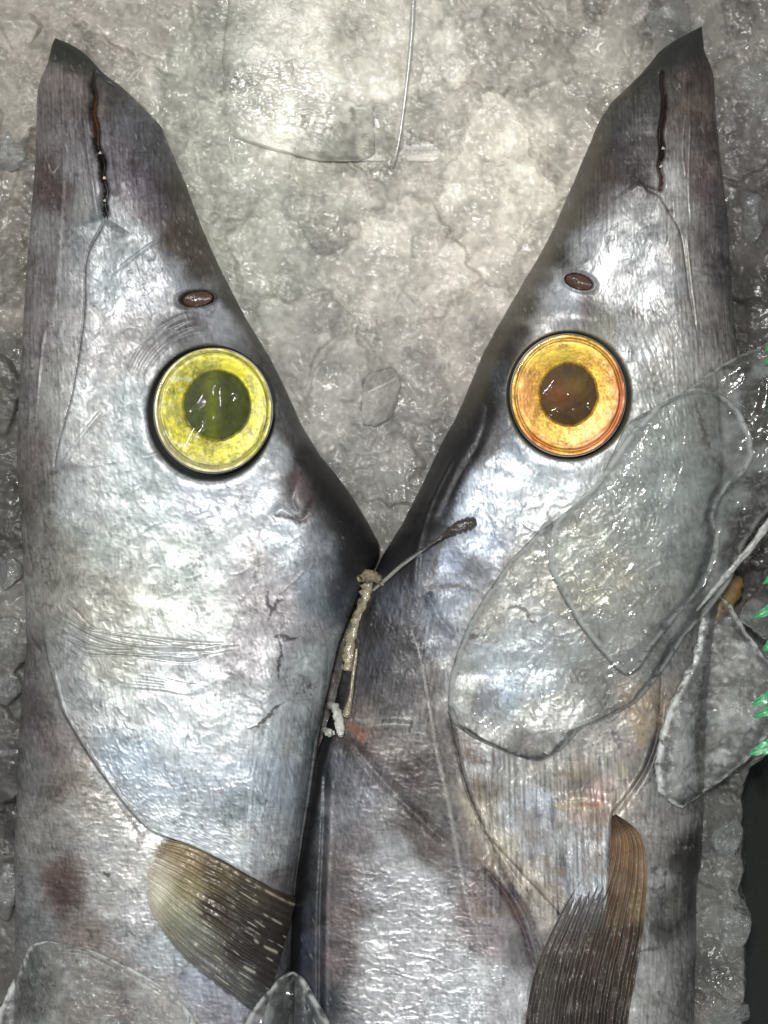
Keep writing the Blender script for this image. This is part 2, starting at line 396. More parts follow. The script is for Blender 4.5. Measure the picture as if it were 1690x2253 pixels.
def fish_base(X, Y, L, R, side):
    """rounded side of the fish. side: 'l' the left fish, 'r' the right one"""
    w = R - L
    H = np.minimum(130, 0.36 * w + 6) if side == 'l' else np.minimum(130, 0.36 * w + 6)
    belly = np.minimum(150, 0.45 * w); back = np.minimum(120, 0.5 * w)
    rl, rr = (belly, back) if side == 'l' else (back, belly)
    al = np.clip((X - L) * 0.9 / rl, 0, 1); ar = np.clip((R - X) * 0.9 / rr, 0, 1)
    f = (1 - (1 - al) ** 2) ** 0.62 * (1 - (1 - ar) ** 2) ** 0.62
    v = np.clip((X - L) / w, 0, 1)
    return 34 + H * f * (0.90 + 0.10 * np.sin(np.pi * v))
def fish_under(X, Y, L, R, side):
    w = R - L; v = np.clip((X - L) / w, 0, 1)
    return 34 - np.minimum(60, 0.25 * w) * np.sin(np.pi * v) ** 0.6

L_EYE = (472, 905, 130, 139, 481, 893, 71, 74)     # ring centre and radii, pupil centre and radii
R_EYE = (1246, 872, 127, 135, 1247, 870, 61, 66)

def groove(z, X, Y, pts, w, dep, reach=40, a=0.12):
    d, s, t = curve_dist(X, Y, pts, reach)
    m = np.exp(-(d / w) ** 2) * spindle(t, a)
    return z - dep * m, m
def step(z, X, Y, pts, w, h, fall=60, a=0.08, sgn=1):
    """one side of the curve stands h higher, falling back to the skin over `fall`"""
    d, s, t = curve_dist(X, Y, pts, fall * 1.5)
    sd = np.where(d < 1e8, s * sgn * d, 1e9)
    m = sm(-w, w, sd) * (1 - sm(fall * 0.3, fall * 1.4, np.abs(sd))) * spindle(t, a) * (d < 1e8)
    return z + h * m
def scratch_set(z, X, Y, box, n, seed, ln, amp, ang, w=1.7):
    r = random.Random(seed)
    x0, y0, x1, y1 = box
    acc = np.zeros(X.shape)
    for i in range(n):
        x = r.uniform(x0, x1); y = r.uniform(y0, y1); a = math.radians(ang + r.uniform(-25, 25)); l = ln * r.uniform(0.4, 1.4)
        b = r.uniform(-0.25, 0.25) * l
        p = [(x, y), (x + math.cos(a) * l * .5 - math.sin(a) * b, y + math.sin(a) * l * .5 + math.cos(a) * b), (x + math.cos(a) * l, y + math.sin(a) * l)]
        d, s, t = curve_dist(X, Y, p, 8, 3)
        acc = np.maximum(acc, np.exp(-(d / w) ** 2) * spindle(t, 0.3) * r.uniform(0.4, 1))
    return z + amp * acc, acc

L_GILL = [(92,1400),(105,1450),(138,1560),(200,1660),(262,1745),(300,1790),(345,1826),(420,1850),(500,1890),(580,1940),(648,1990)]
L_CLEFT = [(202,146),(201,180),(209,215),(207,250),(216,290),(217,325),(231,362),(230,395),(239,425),(234,455),(242,486)]
L_JAW = [(241,486),(222,520),(201,560),(193,610),(192,690),(180,780),(165,865),(150,920),(132,985),(123,1032)]
def left_detail(X, Y, z):
    lo = Y > 1300
    # overall wrinkling
    head = 1 - sm(1350, 1500, Y)
    z = z + 3.0 * fbm(X, Y, 80, 2, 100) + 0.25 * fbm(X, Y, 22, 2, 101, 1.8, 60)
    z = z + 0.40 * crease(X, Y, 20, 110, 3.2, 80, 10) * (0.4 + sm(-0.2, 0.3, fbm(X, Y, 130, 2, 111)))
    z = z + 0.30 * crease(X, Y, 11, 112, 2.8, 20, 8) * sm(-.2, .2, fbm(X, Y, 60, 2, 119)) + 0.30 * fbm(X, Y, 5, 2, 113, 2.5, 80)
    cheek = sm(1080, 1250, Y) * (1 - sm(1750, 1900, Y)) * sm(60, 160, X)
    z = z + cheek * (0.6 * crease(X, Y, 24, 114, 2.8, 10, 9) * sm(-0.1, 0.3, fbm(X, Y, 150, 2, 115)))
    # striations on the right of the gill cover
    st_ = sm(480, 600, X) * sm(1500, 1600, Y) * (1 - sm(1850, 1960, Y))
    z = z + st_ * 0.9 * fbm(X + 0.12 * (Y - 1600), Y, 9, 2, 116, 16, 96)
    # lower body: crosswise puckers
    body = sm(1600, 1800, Y) * (X < 660)
    z = z + body * (0.8 * crease(X, Y, 14, 117, 3.0, 10, 8) + 0.5 * fbm(X, Y, 8, 2, 118, 2.5, 5))
    z, a = groove(z, X, Y, L_CLEFT, 6.0, 26, 30, 0.06)
    z = step(z, X, Y, L_CLEFT, 3, 11, 60, 0.05, 1)
    z = step(z, X, Y, L_JAW, 2.5, 9, 60, 0.06, -1)
    z, _ = groove(z, X, Y, L_JAW, 2.6, 6, 20, 0.05)
    # nose tip seam
    z = step(z, X, Y, [(204,140),(214,152),(232,170),(252,182)], 3, -8, 14, 0.1, 1)
    # jaw ridges
    for pts, w, h in (([(190,150),(188,230),(196,320),(212,420),(224,500)], 5, 4), ([(222,180),(236,270),(250,370),(262,440)], 8, 4), ([(78,930),(84,860),(90,800),(96,750),(108,722),(124,718)], 3.2, 5), ([(124,1035),(140,1028),(175,975),(235,900)], 4, 3.5),
                      ([(95,300),(85,480),(72,640),(66,820),(60,1010)], 5, 3), ([(150,250),(140,420),(128,620),(118,700)], 7, 3), ([(262,600),(320,555),(360,530)], 3, 2.5),
                       ([(48,1130),(56,1190),(70,1260)], 4, -4), ([(60,1100),(80,1100),(98,1150),(88,1200)], 5, -3),
                      ([(47,1350),(60,1400),(92,1440)], 4, -5)):
        z, _ = groove(z, X, Y, pts, w, -h, 30, 0.15)
    # long folds across the cheek
    for i in range(9):
        o = i * 8
        q = random.Random(50 + i); j = lambda a: q.uniform(-a, a)
        z, _ = groove(z, X, Y, [(112 + 30 * q.random(), 1322 + o + j(8)), (165 + j(12), 1342 + o * 1.1 + j(8)), (215 + j(12), 1375 + o + j(7)), (300 + j(20), 1398 + o * .7 + j(8)), (400 + j(20), 1415 + o * .5 + j(8)), (470, 1418 + o * .2 + j(8)), (500 + 50 * q.random(), 1402 + o * .3 + j(10))], 2.2 + j(.7), (-3.0 if i % 2 else 3.4) * (1 + j(.5)), 14, 0.3)
    for i in range(5):
        z, _ = groove(z, X, Y, [(300 - 10 * i, 1480 + 6 * i), (360, 1488 + 6 * i), (420, 1502 + 5 * i), (470, 1500 + 3 * i)], 2.0, -1.8, 10, 0.3)
    z, _ = scratch_set(z, X, Y, (90, 1300, 300, 1700), 46, 3, 26, 1.6, 20)
    z, _ = scratch_set(z, X, Y, (230, 1500, 420, 1760), 26, 4, 40, 1.4, 75)
    z, _ = scratch_set(z, X, Y, (280, 1100, 640, 1320), 26, 5, 40, 1.3, -35)
    z, _ = scratch_set(z, X, Y, (180, 600, 330, 1050), 40, 6, 30, 1.2, -30)
    z, _ = scratch_set(z, X, Y, (90, 200, 330, 500), 30, 7, 26, 1.3, 60)
    z, _ = scratch_set(z, X, Y, (300, 520, 470, 720), 24, 8, 22, 1.3, -40)
    z, _ = scratch_set(z, X, Y, (60, 1700, 560, 2240), 60, 9, 36, 1.3, 5)
    # torn patch behind the eye
    z, _ = groove(z, X, Y, [(606,1138),(618,1120),(640,1132),(668,1142),(690,1100),(700,1060),(684,1010),(672,985)], 8, 2.5, 25, 0.1)
    z, _ = groove(z, X, Y, [(622,1005),(650,1020),(655,1055),(645,1100),(660,1130)], 6, 2, 25, 0.1)
    # lower left fold at the plate and the back of the body
    z = step(z, X, Y, [(60,2090),(170,2085),(240,2110),(300,2140),(360,2175),(410,2215),(440,2260)], 4, 5, 40, 0.1, 1)
    # eye socket
    r = oval(X, Y, L_EYE[0], L_EYE[1], L_EYE[2], L_EYE[3])
    rr = oval(X, Y, 468, 909, 136, 146)
    z = z + 2 * np.exp(-((rr - 1.14) / 0.12) ** 2) - 34 * (1 - sm(0.94, 1.03, rr))
    for k in range(4):
        rk = oval(X, Y, 466, 900, 150 + 12 * k, 160 + 15 * k)
        z = z + 2.2 * np.exp(-((rk - 1.04) / 0.016) ** 2) * (Y < 830) * sm(850, 780, Y)
    z = z + 9 * np.exp(-(oval(X, Y, 440, 735, 95, 26, 8)) ** 2)
    n = oval(X, Y, 436, 660, 37, 18, -8)
    z = z + 5 * np.exp(-((n - 1.15) / 0.18) ** 2) - 20 * (1 - sm(0.75, 1.05, n))
    return z
def left_base(X, Y, L=None, R=None):
    if L is None: L = ix(LF_L, Y); R = ix(LF_R, Y)
    return fish_base(X, Y, L, R, 'l')
def left_top(X, Y, L, R):
    z = left_base(X, Y, L, R)
    e = edge_d(X, L, R)
    zz = left_detail(X, Y, z)
    z = z + (zz - z) * sm(0, 14, e)
    # the body dips under the gill cover edge
    d, s, t = curve_dist(X, Y, L_GILL, 70)
    return z - 7 * np.exp(-(d / 26) ** 2) * spindle(t, 0.1)
LS = [(112,75,40,42,36),(130,95,50,52,46),(170,120,85,78,70),(110,170,140,125,118),(160,200,120,108,105),(215,220,100,88,80),(250,200,95,92,92),(300,260,105,105,112),(340,330,90,88,92),(270,350,110,100,108),(300,400,112,98,112),(110,300,128,118,120),(95,380,104,88,80),(170,380,132,127,132),(130,430,95,74,70),(190,450,142,140,140),(80,500,150,145,145),(240,500,135,143,147),(330,450,117,107,114),(380,420,84,74,70),(400,520,95,80,68),(300,560,152,160,167),(250,620,168,180,186),(430,500,92,82,73),(455,560,90,80,66),(350,620,162,167,176),(500,660,88,80,66),(475,690,190,195,205),(420,710,112,110,113),(70,600,138,133,131),(110,620,128,115,117),(150,620,152,152,152),(100,750,152,142,142),(150,760,176,171,166),(200,760,176,174,176),(280,760,162,157,157),(60,850,134,128,125),(120,860,172,170,164),(220,880,186,191,191),(280,900,172,184,187),(180,1000,180,184,182),(70,1000,130,120,115),(300,1020,177,192,194),(60,1080,112,104,95),(200,1100,180,188,186),(330,1120,192,206,206),(450,1100,190,200,215),(560,1080,190,198,210),(620,1000,190,195,200),(648,950,110,110,112),(680,1000,60,54,56),(705,1080,58,52,54),(665,1060,92,84,86),(760,1150,50,44,42),(780,1220,36,31,31),(650,850,84,92,92),(612,770,80,76,72),(700,1200,112,118,128),(620,1200,187,202,211),(500,1200,207,217,216),(400,1250,207,221,213),(250,1200,172,182,174),(80,1200,134,130,122),(150,1250,150,147,133),(120,1320,165,162,150),(250,1320,176,173,156),(350,1340,201,206,191),(450,1380,196,201,196),(560,1230,190,181,185),(600,1330,162,152,156),(650,1400,150,145,150),(700,1300,120,135,150),(745,1300,72,78,90),(680,1450,182,192,196),(620,1480,165,170,175),(550,1450,170,165,170),(400,1480,206,212,215),(250,1450,177,180,166),(150,1450,162,166,162),(170,1530,157,162,161),(300,1560,191,201,199),(450,1560,211,221,225),(550,1600,201,211,216),(650,1600,178,188,192),(300,1650,172,196,216),(400,1650,202,216,226),(500,1700,191,206,221),(560,1700,168,182,196),(620,1720,172,186,201),(530,1760,142,157,166),(370,1720,190,210,230),(420,1800,200,215,225),(520,1840,195,205,210),(620,1850,177,182,186),(640,1940,135,129,127),  # skin tones, with some edge shading inside the dim samples
 (60,1450,110,103,100),(80,1550,107,97,94),(120,1620,122,110,107),(60,1700,122,120,120),(150,1720,137,124,114),(200,1780,165,160,150),(100,1850,150,145,140),(140,1920,106,82,72),(160,1960,96,72,64),(250,1850,190,190,188),(60,1950,142,142,142),(325,1920,236,236,230),(338,1885,215,213,208),(230,1950,180,178,172),(300,1900,205,200,195),(200,2050,135,122,112),(300,2020,190,190,192),(80,2050,132,132,132),(350,2080,172,180,187),(450,2130,172,180,200),(500,2180,150,150,165),(250,2120,150,140,132),(200,2200,150,135,128),(100,2180,140,138,130),(350,2220,175,165,160),(270,2200,120,98,92),(600,2100,110,112,118)]
def blend_tone(c, m, rgb, k=1.0):
    m = np.clip(m * k, 0, 1)[..., None]
    return c * (1 - m) + lin(rgb) * m
def mottle(X, Y, c, s):
    c = c * (1 + 0.42 * fbm(X, Y, 42, 6, s, gain=.6)[..., None] + 0.35 * fbm(X, Y, 9, 3, s + 5, 1.5, 70)[..., None])
    br = sm(0.22, 0.55, fbm(X, Y, 75, 4, s + 8))
    c = c * (1 - 0.22 * br[..., None] * np.array([0.4, 0.8, 1.0]))
    ir = fbm(X, Y, 110, 3, s + 12)[..., None]          # faint blue-green and pink sheen of the skin
    c = c * (1 + ir * np.array([0.02, 0.01, -0.04]))
    dark_crease = crease(X, Y, 24, s + 15, 2.4, 75, 14) * sm(-.2, .25, fbm(X, Y, 80, 2, s + 17))  # thin dark creases drawn into the skin colour
    dark_crease2 = crease(X, Y, 16, s + 18, 2.4, 10, 12) * sm(0, .3, fbm(X, Y, 70, 2, s + 19))
    c = c * (1 - 0.42 * dark_crease[..., None]) * (1 - 0.38 * dark_crease2[..., None])
    # hair-thin pale and dark skin fibres; crinkle highlights put into the colour
    pat = 0.35 + 0.65 * sm(-.25, .35, fbm(X, Y, 90, 3, s + 20))
    f1 = crease(X, Y, 11, s + 21, 2.6, 80, 7, .8) * sm(-.1, .3, fbm(X, Y, 45, 2, s + 22)); f2 = crease(X + 3, Y + 2, 13, s + 24, 2.6, 15, 7, .8) * sm(-.1, .3, fbm(X, Y, 50, 2, s + 25))
    hair = fbm(X, Y, 4.5, 2, s + 27, 5, 82)
    c = c * (1 + pat[..., None] * (0.55 * f1 + 0.42 * f2 + 0.55 * hair)[..., None])
    g = c.mean(-1, keepdims=True)
    return np.clip(g + (c - g) * (0.60 if s < 500 else .50), .004, 1) ** 1.18 * 1.02
def strokes(X, Y, c, lst, reach=16, s=0):
    XW = X + 5 * fbm(X, Y, 13, 3, 78); YW = Y + 5 * fbm(X, Y, 13, 3, 79)
    for pts, w, rgb, k in lst:
        big = w >= 3.4 and len(pts) < 8
        d, sd, t = curve_dist(XW if big else X, YW if big else Y, pts, reach + w)
        wv = w * (0.30 + 0.70 * spindle(t, 0.45)) * (1 + 1.2 * fbm(X, Y, 9, 2, 77))
        c = blend_tone(c, sm(wv * 1.25, wv * 0.55, d) * (d < 1e8), rgb, k)
    return c
def flecks(X, Y, c, s):
    dk = sm(.36, .46, fbm(X, Y, 11, 2, s)) * sm(.1, .4, fbm(X, Y, 120, 2, s + 1))
    lt = sm(.34, .48, fbm(X, Y, 8, 2, s + 2, 2.5, 70)) * sm(.0, .3, fbm(X, Y, 90, 2, s + 3))
    c = blend_tone(c, dk * .7, (74,68,64))
    return blend_tone(c, lt * .16, (228,230,226))
def left_look(X, Y):
    c = colour_field(X, Y, LS)
    c = flecks(X, Y, mottle(X, Y, c, 200), 260)
    c = strokes(X, Y, c, [
        (L_CLEFT, 7.5, (44,36,30), 0.95), ([(208,210),(212,270),(220,320)], 6, (92,64,42), .9), ([(236,430),(238,470),(236,490)], 6, (18,16,14), .9), ([(226,340),(232,380)], 7, (18,16,14), .85), ([(200,150),(199,250),(207,300)], 3, (60,52,48), .7), ([(205,140),(214,152),(232,168),(252,180)], 3, (66,56,54), .8),  # mouth cleft; the thin dark stroke beside it is lip-fold shade in colour
        (L_JAW, 1.8, (50,48,46), .75), ([(592,1300),(590,1322),(604,1338),(612,1322),(624,1318)], 6, (48,44,46), .97), ([(608,1328),(600,1345),(592,1365)], 3, (48,44,46), .97),
        ([(604,1402),(618,1395),(640,1404),(655,1400)], 6, (48,44,46), .97), ([(618,1400),(620,1430),(616,1462),(616,1488)], 4.5, (48,44,46), .97),
        ([(548,1597),(565,1594),(590,1575),(610,1552),(628,1540)], 5, (70,62,58), .95), ([(628,1540),(660,1538),(700,1540)], 2.2, (110,100,96), .6),
        ([(520,1518),(545,1528),(575,1540)], 3, (120,116,120), .6), ([(678,1508),(684,1512)], 6, (70,66,70), .8), ([(682,1526),(686,1528)], 3, (70,66,70), .8),
        ([(650,1233),(653,1238)], 5, (80,80,82), .8), ([(696,1215),(690,1245),(684,1252)], 3.5, (78,80,84), .8), ([(488,1514),(490,1517)], 4, (100,100,102), .7),
        ([(234,1912),(246,1920)], 8, (64,60,60), .9), ([(284,1852),(283,1860)], 3, (90,86,84), .8), ([(376,2178),(386,2182)], 6, (84,78,74), .8),
        ([(122,2180),(128,2030),(128,2010)], 2, (100,70,60), 0),
        ([(662,990),(690,1030),(700,1062),(690,1100),(672,1140),(640,1138),(610,1134)], 11, (56,46,46), .85), ([(668,1030),(672,1080),(662,1120)], 14, (84,72,74), .6), ([(650,1010),(655,1060),(650,1110)], 12, (96,80,84), .55),
        ([(130,480),(132,510),(138,545)], 6, (165,160,155), .5), ([(130,515),(136,530)], 4, (90,76,70), .7),
        ([(98,340),(116,380),(135,360)], 2, (190,180,170), .6), ([(134,640),(131,655),(134,680)], 3, (85,76,74), .7),
        ([(262,1760),(290,1795),(312,1830),(318,1850)], 5, (110,100,96), .7), ([(300,1800),(310,1850),(308,1872),(330,1880)], 4, (120,112,108), .6),
        ([(772,1110),(784,1118)], 5, (120,108,95), .55), ([(776,1168),(792,1150)], 5, (110,104,100), .55)])
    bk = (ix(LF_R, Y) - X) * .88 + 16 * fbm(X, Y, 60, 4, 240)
    c = blend_tone(c, sm(78, 40, bk) * sm(880, 1020, Y) * sm(1330, 1250, Y), (28,26,27), .94)
    c = blend_tone(c, sm(30, 8, bk) * sm(520, 640, Y) * sm(1000, 900, Y), (58,54,50), .7)
    c = blend_tone(c, sm(34, 12, bk) * sm(1500, 1600, Y), (46,46,50), .6)
    sn = sm(620, 500, Y)
    c = c * (1 + (.55 * sn * fbm(X, Y, 5, 2, 250, 18, 86) + .5 * sm(1480, 1600, Y) * sm(440, 560, X) * fbm(X, Y, 5.5, 2, 251, 18, 96)
        + .45 * sm(1650, 1800, Y) * sm(640, 600, X) * fbm(X, Y, 5.5, 2, 252, 6, 4) + .5 * sm(130, 60, np.abs(X - 110)) * sm(500, 640, Y) * sm(1150, 1000, Y) * fbm(X, Y, 5, 2, 253, 20, 88))[..., None])
    tip = sm(150, 92, Y + 0.35 * (X - 112) * -1)
    c = blend_tone(c, tip, (44,46,40), 0.9)
    n = oval(X, Y, 436, 660, 37, 18, -8)
    c = blend_tone(c, np.exp(-((n - 1.1) / .14) ** 2) + (n < 1), (42,34,28), .85)
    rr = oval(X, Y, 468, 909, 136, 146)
    c = blend_tone(c, sm(1.03, 0.97, oval(X, Y, 464, 915, 143, 153)) * sm(.95, 1.0, rr), (40,42,44), .9)  # dark crescent at lower left: shadow of the eye put into the colour
    c = blend_tone(c, sm(1.16, 1.02, rr) * sm(790, 760, Y), (110,106,100), .6)
    c = blend_tone(c, sm(1.03, 0.97, rr), (48,50,46), .95)
    c = np.clip(c * 1.06 / (1 + .42 * c), 0.008, 0.9)
    silver = np.clip((c.mean(-1) - 0.12) / 0.35, 0, 1)
    rough = 0.46 - 0.10 * silver + 0.10 * fbm(X, Y, 30, 3, 230)
    return c, np.stack([rough, 0.05 + 0.22 * silver, 0.10 + 0 * silver], -1)

def empty(name, x, y, z, zref, **k):
    e = bpy.data.objects.new(name, None); e.empty_display_size = 0.02
    p = conv(np.array(float(x)), np.array(float(y)), np.array(float(z)), zref)
    e.location = Vector([float(v) for v in p])
    put(e, **k); return e
def child(o, parent):
    """keeps the mesh where it is and hangs it under the thing"""
    SC.collection.objects.link(o); o.parent = parent
    o.matrix_parent_inverse.identity()
    o.location = -parent.location if parent.type == 'EMPTY' else Vector((0, 0, 0))
    return o
ZF = 110
fishL = empty('silver_fish', 360, 1200, 0, ZF, label='silver long-snouted fish on the left with a yellow-green eye, smooth gill cover', category='fish', group='two fish lying side by side on the ice')
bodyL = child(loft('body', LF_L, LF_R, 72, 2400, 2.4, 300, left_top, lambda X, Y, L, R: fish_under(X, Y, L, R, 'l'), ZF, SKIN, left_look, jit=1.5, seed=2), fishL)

# gill cover of the left fish: a thin plate over the body with a free lower edge
GL_L = [(96,1180),(80,1250),(82,1330),(92,1400),(105,1450),(138,1560),(200,1660),(262,1745),(300,1790),(335,1822),(420,1850),(500,1890),(580,1940),(640,1986),(646,1990)]
GL_L2 = sorted([(p[0], p[1]) for p in GL_L], key=lambda p: p[1])
GL_R = [(560,1180),(640,1250),(690,1330),(718,1400),(724,1440),(719,1500),(712,1560),(698,1640),(686,1750),(668,1850),(656,1930),(650,1988),(648,1990)]
def cover_left(X, Y, L, R):
    b = left_detail(X, Y, left_base(X, Y))
    e = edge_d(X, L, R)
    o = -2.5 + 21 * sm(1190, 1740, Y)
    lip = 2.5 * np.exp(-((e - 7) / 5) ** 2) * sm(1450, 1500, Y)
    return b + o * sm(-2, 10, e) ** 0.5 + lip - 3 * (1 - sm(0, 4, e))
def cover_left_b(X, Y, L, R):
    return left_base(X, Y) - 9 + 8 * sm(1300, 1450, Y) * 0
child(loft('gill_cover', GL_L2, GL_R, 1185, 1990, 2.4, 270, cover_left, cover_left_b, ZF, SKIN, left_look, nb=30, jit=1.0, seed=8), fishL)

# eyes
def make_eye(fish, E, base_fn, look, name_seed, lift):
    cx, cy, rx, ry, px, py, prx, pry = E
    # tilt of the eye = the skin around it
    an = np.linspace(0, 2 * np.pi, 24, endpoint=False)
    sx = cx + np.cos(an) * rx * 0.9; sy = cy + np.sin(an) * ry * 0.9
    zz = base_fn(sx, sy)
    A = np.stack([sx - cx, sy - cy, np.ones_like(sx)], 1)
    k = np.linalg.lstsq(A, zz, rcond=None)[0]
    plane = lambda X, Y: k[0] * (X - cx) * 0.85 + k[1] * (Y - cy) + k[2] + lift
    nr, na = 96, 260
    t = np.linspace(0.001, 1.0, nr)[:, None]; a = np.linspace(0, 2 * np.pi, na, endpoint=False)[None, :]
    # iris ring between the pupil edge and the outer rim
    wob = 1 + 0.035 * fbm(np.cos(a) * 3 + 5, np.sin(a) * 3 + name_seed, 1.0, 3, name_seed)
    def ring(t, inner, outer):
        ix_ = px + np.cos(a) * prx * inner * wob; iy_ = py + np.sin(a) * pry * inner * wob
        ox_ = cx + np.cos(a) * rx * outer; oy_ = cy + np.sin(a) * ry * outer
        return ix_ + (ox_ - ix_) * t, iy_ + (oy_ - iy_) * t
    X, Y = ring(t, 1.0, 1.0)
    T = np.repeat(t, na, 1)
    prof = 3 + 9 * T - 4 * T ** 3 - 16 * sm(0.94, 1.0, T)
    rad_ = fbm((a + 0 * T) * 14, T * 1.2, 1.0, 2, name_seed + 3)
    tex = 0.7 * fbm(X, Y, 24, 4, name_seed) + 0.10 * rad_ + .5 * np.sin(T * 26 + 3 * fbm(X, Y, 60, 2, name_seed + 5)) * sm(.5, .9, T)
    groove_ = -2.2 * np.exp(-((T - 0.80) / 0.05) ** 2)
    Z = plane(X, Y) + prof + tex + groove_ - 3 * (1 - sm(0, 0.08, T))
    c, p = look(X, Y, T, a + 0 * T)
    iris = mesh_from('iris', conv(X, Y, Z, ZF).reshape(-1, 3), grid_faces(nr, na, True, False), EYE, c.reshape(-1, 3), p.reshape(-1, 3))
    # eyeball behind it
    t2 = np.linspace(0.0, 1.0, 30)[:, None]
    X2 = cx + np.cos(a) * rx * 1.06 * t2; Y2 = cy + np.sin(a) * ry * 1.06 * t2
    Z2 = plane(X2, Y2) - 10 - 26 * t2 ** 4
    dark = np.full(X2.shape + (3,), 0.035); dp = np.zeros(X2.shape + (3,)); dp[..., 0] = 0.3; dp[..., 2] = .5
    eye = mesh_from('eye', conv(X2, Y2, Z2, ZF).reshape(-1, 3), grid_faces(30, na, True), EYE, dark.reshape(-1, 3), dp.reshape(-1, 3))
    child(eye, fish)
    for o in (iris,):
        SC.collection.objects.link(o); o.parent = eye
    t3 = np.linspace(0, 1, 50)[:, None]
    X3 = px + np.cos(a) * prx * 1.03 * wob * t3; Y3 = py + np.sin(a) * pry * 1.03 * wob * t3
    Z3 = plane(X3, Y3) - 1 + 3 * (1 - t3 ** 2) + 0.8 * fbm(X3, Y3, 22, 2, name_seed + 7)
    c3, p3 = look(X3, Y3, None, a + 0 * t3)
    pup = mesh_from('pupil', conv(X3, Y3, Z3, ZF).reshape(-1, 3), grid_faces(50, na, True), PUPIL, c3.reshape(-1, 3), p3.reshape(-1, 3))
    SC.collection.objects.link(pup); pup.parent = eye
    t4 = np.linspace(0, 1, 50)[:, None]
    X4 = cx + np.cos(a) * rx * 1.0 * t4; Y4 = cy + np.sin(a) * ry * 1.0 * t4
    Z4 = plane(X4, Y4) + 12 - 10 * sm(.975, 1, t4)
    folds = np.zeros(X4.shape)
    r = random.Random(name_seed)
    for i in range(11 if name_seed < 500 else 7):
        fx = px + r.uniform(-.8, .8) * prx; fy = py + r.uniform(-.8, .8) * pry; l = r.uniform(20, 55); g = r.uniform(0.6, 2.4)
        d, s, tt = curve_dist(X4, Y4, [(fx, fy), (fx + math.cos(g) * l * .5 + r.uniform(-6, 6), fy + math.sin(g) * l * .5), (fx + math.cos(g) * l, fy + math.sin(g) * l)], 9, 4)
        folds += np.exp(-(d / 2.3) ** 2) * spindle(tt, .3)
    Z4 = Z4 + 2.6 * np.clip(folds, 0, 1.2) + 0.2 * fbm(X4, Y4, 80, 2, name_seed + 17)
    cor = mesh_from('cornea', conv(X4, Y4, Z4, ZF).reshape(-1, 3), grid_faces(50, na, True), CORNEA)
    SC.collection.objects.link(cor); cor.parent = eye
    return eye
def left_eye_look(X, Y, T, A):
    n1 = fbm(X, Y, 30, 4, 301)[..., None]; n2 = fbm(X, Y, 6, 3, 302)[..., None]
    if T is None:
        c = lin((74,80,18)) * (1 + 0.6 * n1 + 0.25 * n2)
        mid = np.exp(-(((X - 470) / 18) ** 2))[..., None]
        c = c * (0.72 + 0.75 * mid)
        c = blend_tone(c, sm(.1, .4, fbm(X, Y, 28, 2, 305)) * .6, (70,80,40))
        p = np.stack([X * 0 + .42, X * 0, X * 0], -1)
        return np.clip(c, .01, .9), p
    c = lin((168,162,44)) + 0 * T[..., None]
    c = c * (1 + 1.0 * n1 + 0.8 * n2)
    c = blend_tone(c, sm(.1, .5, fbm(X, Y, 40, 3, 303) + 0.5 * np.exp(-((A - 5.4) / .5) ** 2)), (205,196,40), .8)
    c = blend_tone(c, sm(.15, .5, fbm(X, Y, 26, 3, 304)), (128,128,52), .8)
    low_ = sm(.2, .9, (Y - 905) / 139 - .6 * (X - 472) / 130)
    c = blend_tone(c, sm(0.62, 0.94, T) * (.35 + .65 * low_), (176,170,138), .85)
    c = blend_tone(c, np.exp(-((T - .70 - .04 * n1[..., 0]) / .025) ** 2), (112,108,36), .5)
    c = blend_tone(c, sm(.0, .3, fbm(X, Y, 55, 3, 311)) * sm(.9, .5, T), (150,146,74), .6)
    c = blend_tone(c, np.exp(-((T - .80) / .02) ** 2), (95,92,30), .6)
    c = blend_tone(c, sm(0.955, 0.99, T), (84,84,62), .8)
    c = blend_tone(c, sm(0.04, 0.0, T), (70,72,22), .7)
    c = blend_tone(c, sm(.2, .45, fbm(X, Y, 18, 2, 309)) * (X < 440) * .7, (190,190,150))
    p = np.stack([.42 + 0 * T, .30 + 0 * T, .15 + 0 * T], -1)
    return np.clip(c, .008, .9), p
def right_eye_look(X, Y, T, A):
    n1 = fbm(X, Y, 30, 4, 401)[..., None]; n2 = fbm(X, Y, 5, 3, 402)[..., None]
    if T is None:
        c = lin((74,54,24)) * (1 + 0.5 * n1 + 0.25 * n2)
        c = blend_tone(c, np.exp(-(oval(X, Y, 1225, 868, 30, 26)) ** 2), (120,68,26), .7)
        c = blend_tone(c, np.exp(-(oval(X, Y, 1262, 850, 25, 20)) ** 2), (112,92,34), .6)
        return np.clip(c, .01, .9), np.stack([X * 0 + .42, X * 0, X * 0], -1)
    c = lin((190,146,48)) + 0 * T[..., None]
    c = c * (1 + 0.9 * n1 + 0.9 * n2)
    dx = (X - 1246) / 127; dy = (Y - 872) / 135
    c = blend_tone(c, sm(.25, .95, dx + .25 * dy + .15 * n1[..., 0]) * sm(.35, .8, T), (160,80,40), .9)
    c = blend_tone(c, np.exp(-(oval(X, Y, 1155, 880, 22, 60)) ** 2), (176,116,56), .85)
    c = blend_tone(c, np.exp(-(oval(X, Y, 1180, 975, 60, 16, 35)) ** 2) + np.exp(-(oval(X, Y, 1300, 975, 60, 20, -30)) ** 2), (176,92,36), .85)
    c = blend_tone(c, np.exp(-(oval(X, Y, 1230, 785, 60, 16, -5)) ** 2), (186,168,40), .7)
    c = blend_tone(c, sm(.9, .97, T), (150,88,40), .6)
    c = blend_tone(c, sm(.965, .99, T), (92,76,50), .8)
    c = blend_tone(c, sm(0.04, 0.0, T), (80,56,20), .7)
    p = np.stack([.40 + 0 * T, .35 + 0 * T, .15 + 0 * T], -1)
    return np.clip(c, .008, .9), p
make_eye(fishL, L_EYE, lambda x, y: left_base(x, y), left_eye_look, 311, 4)

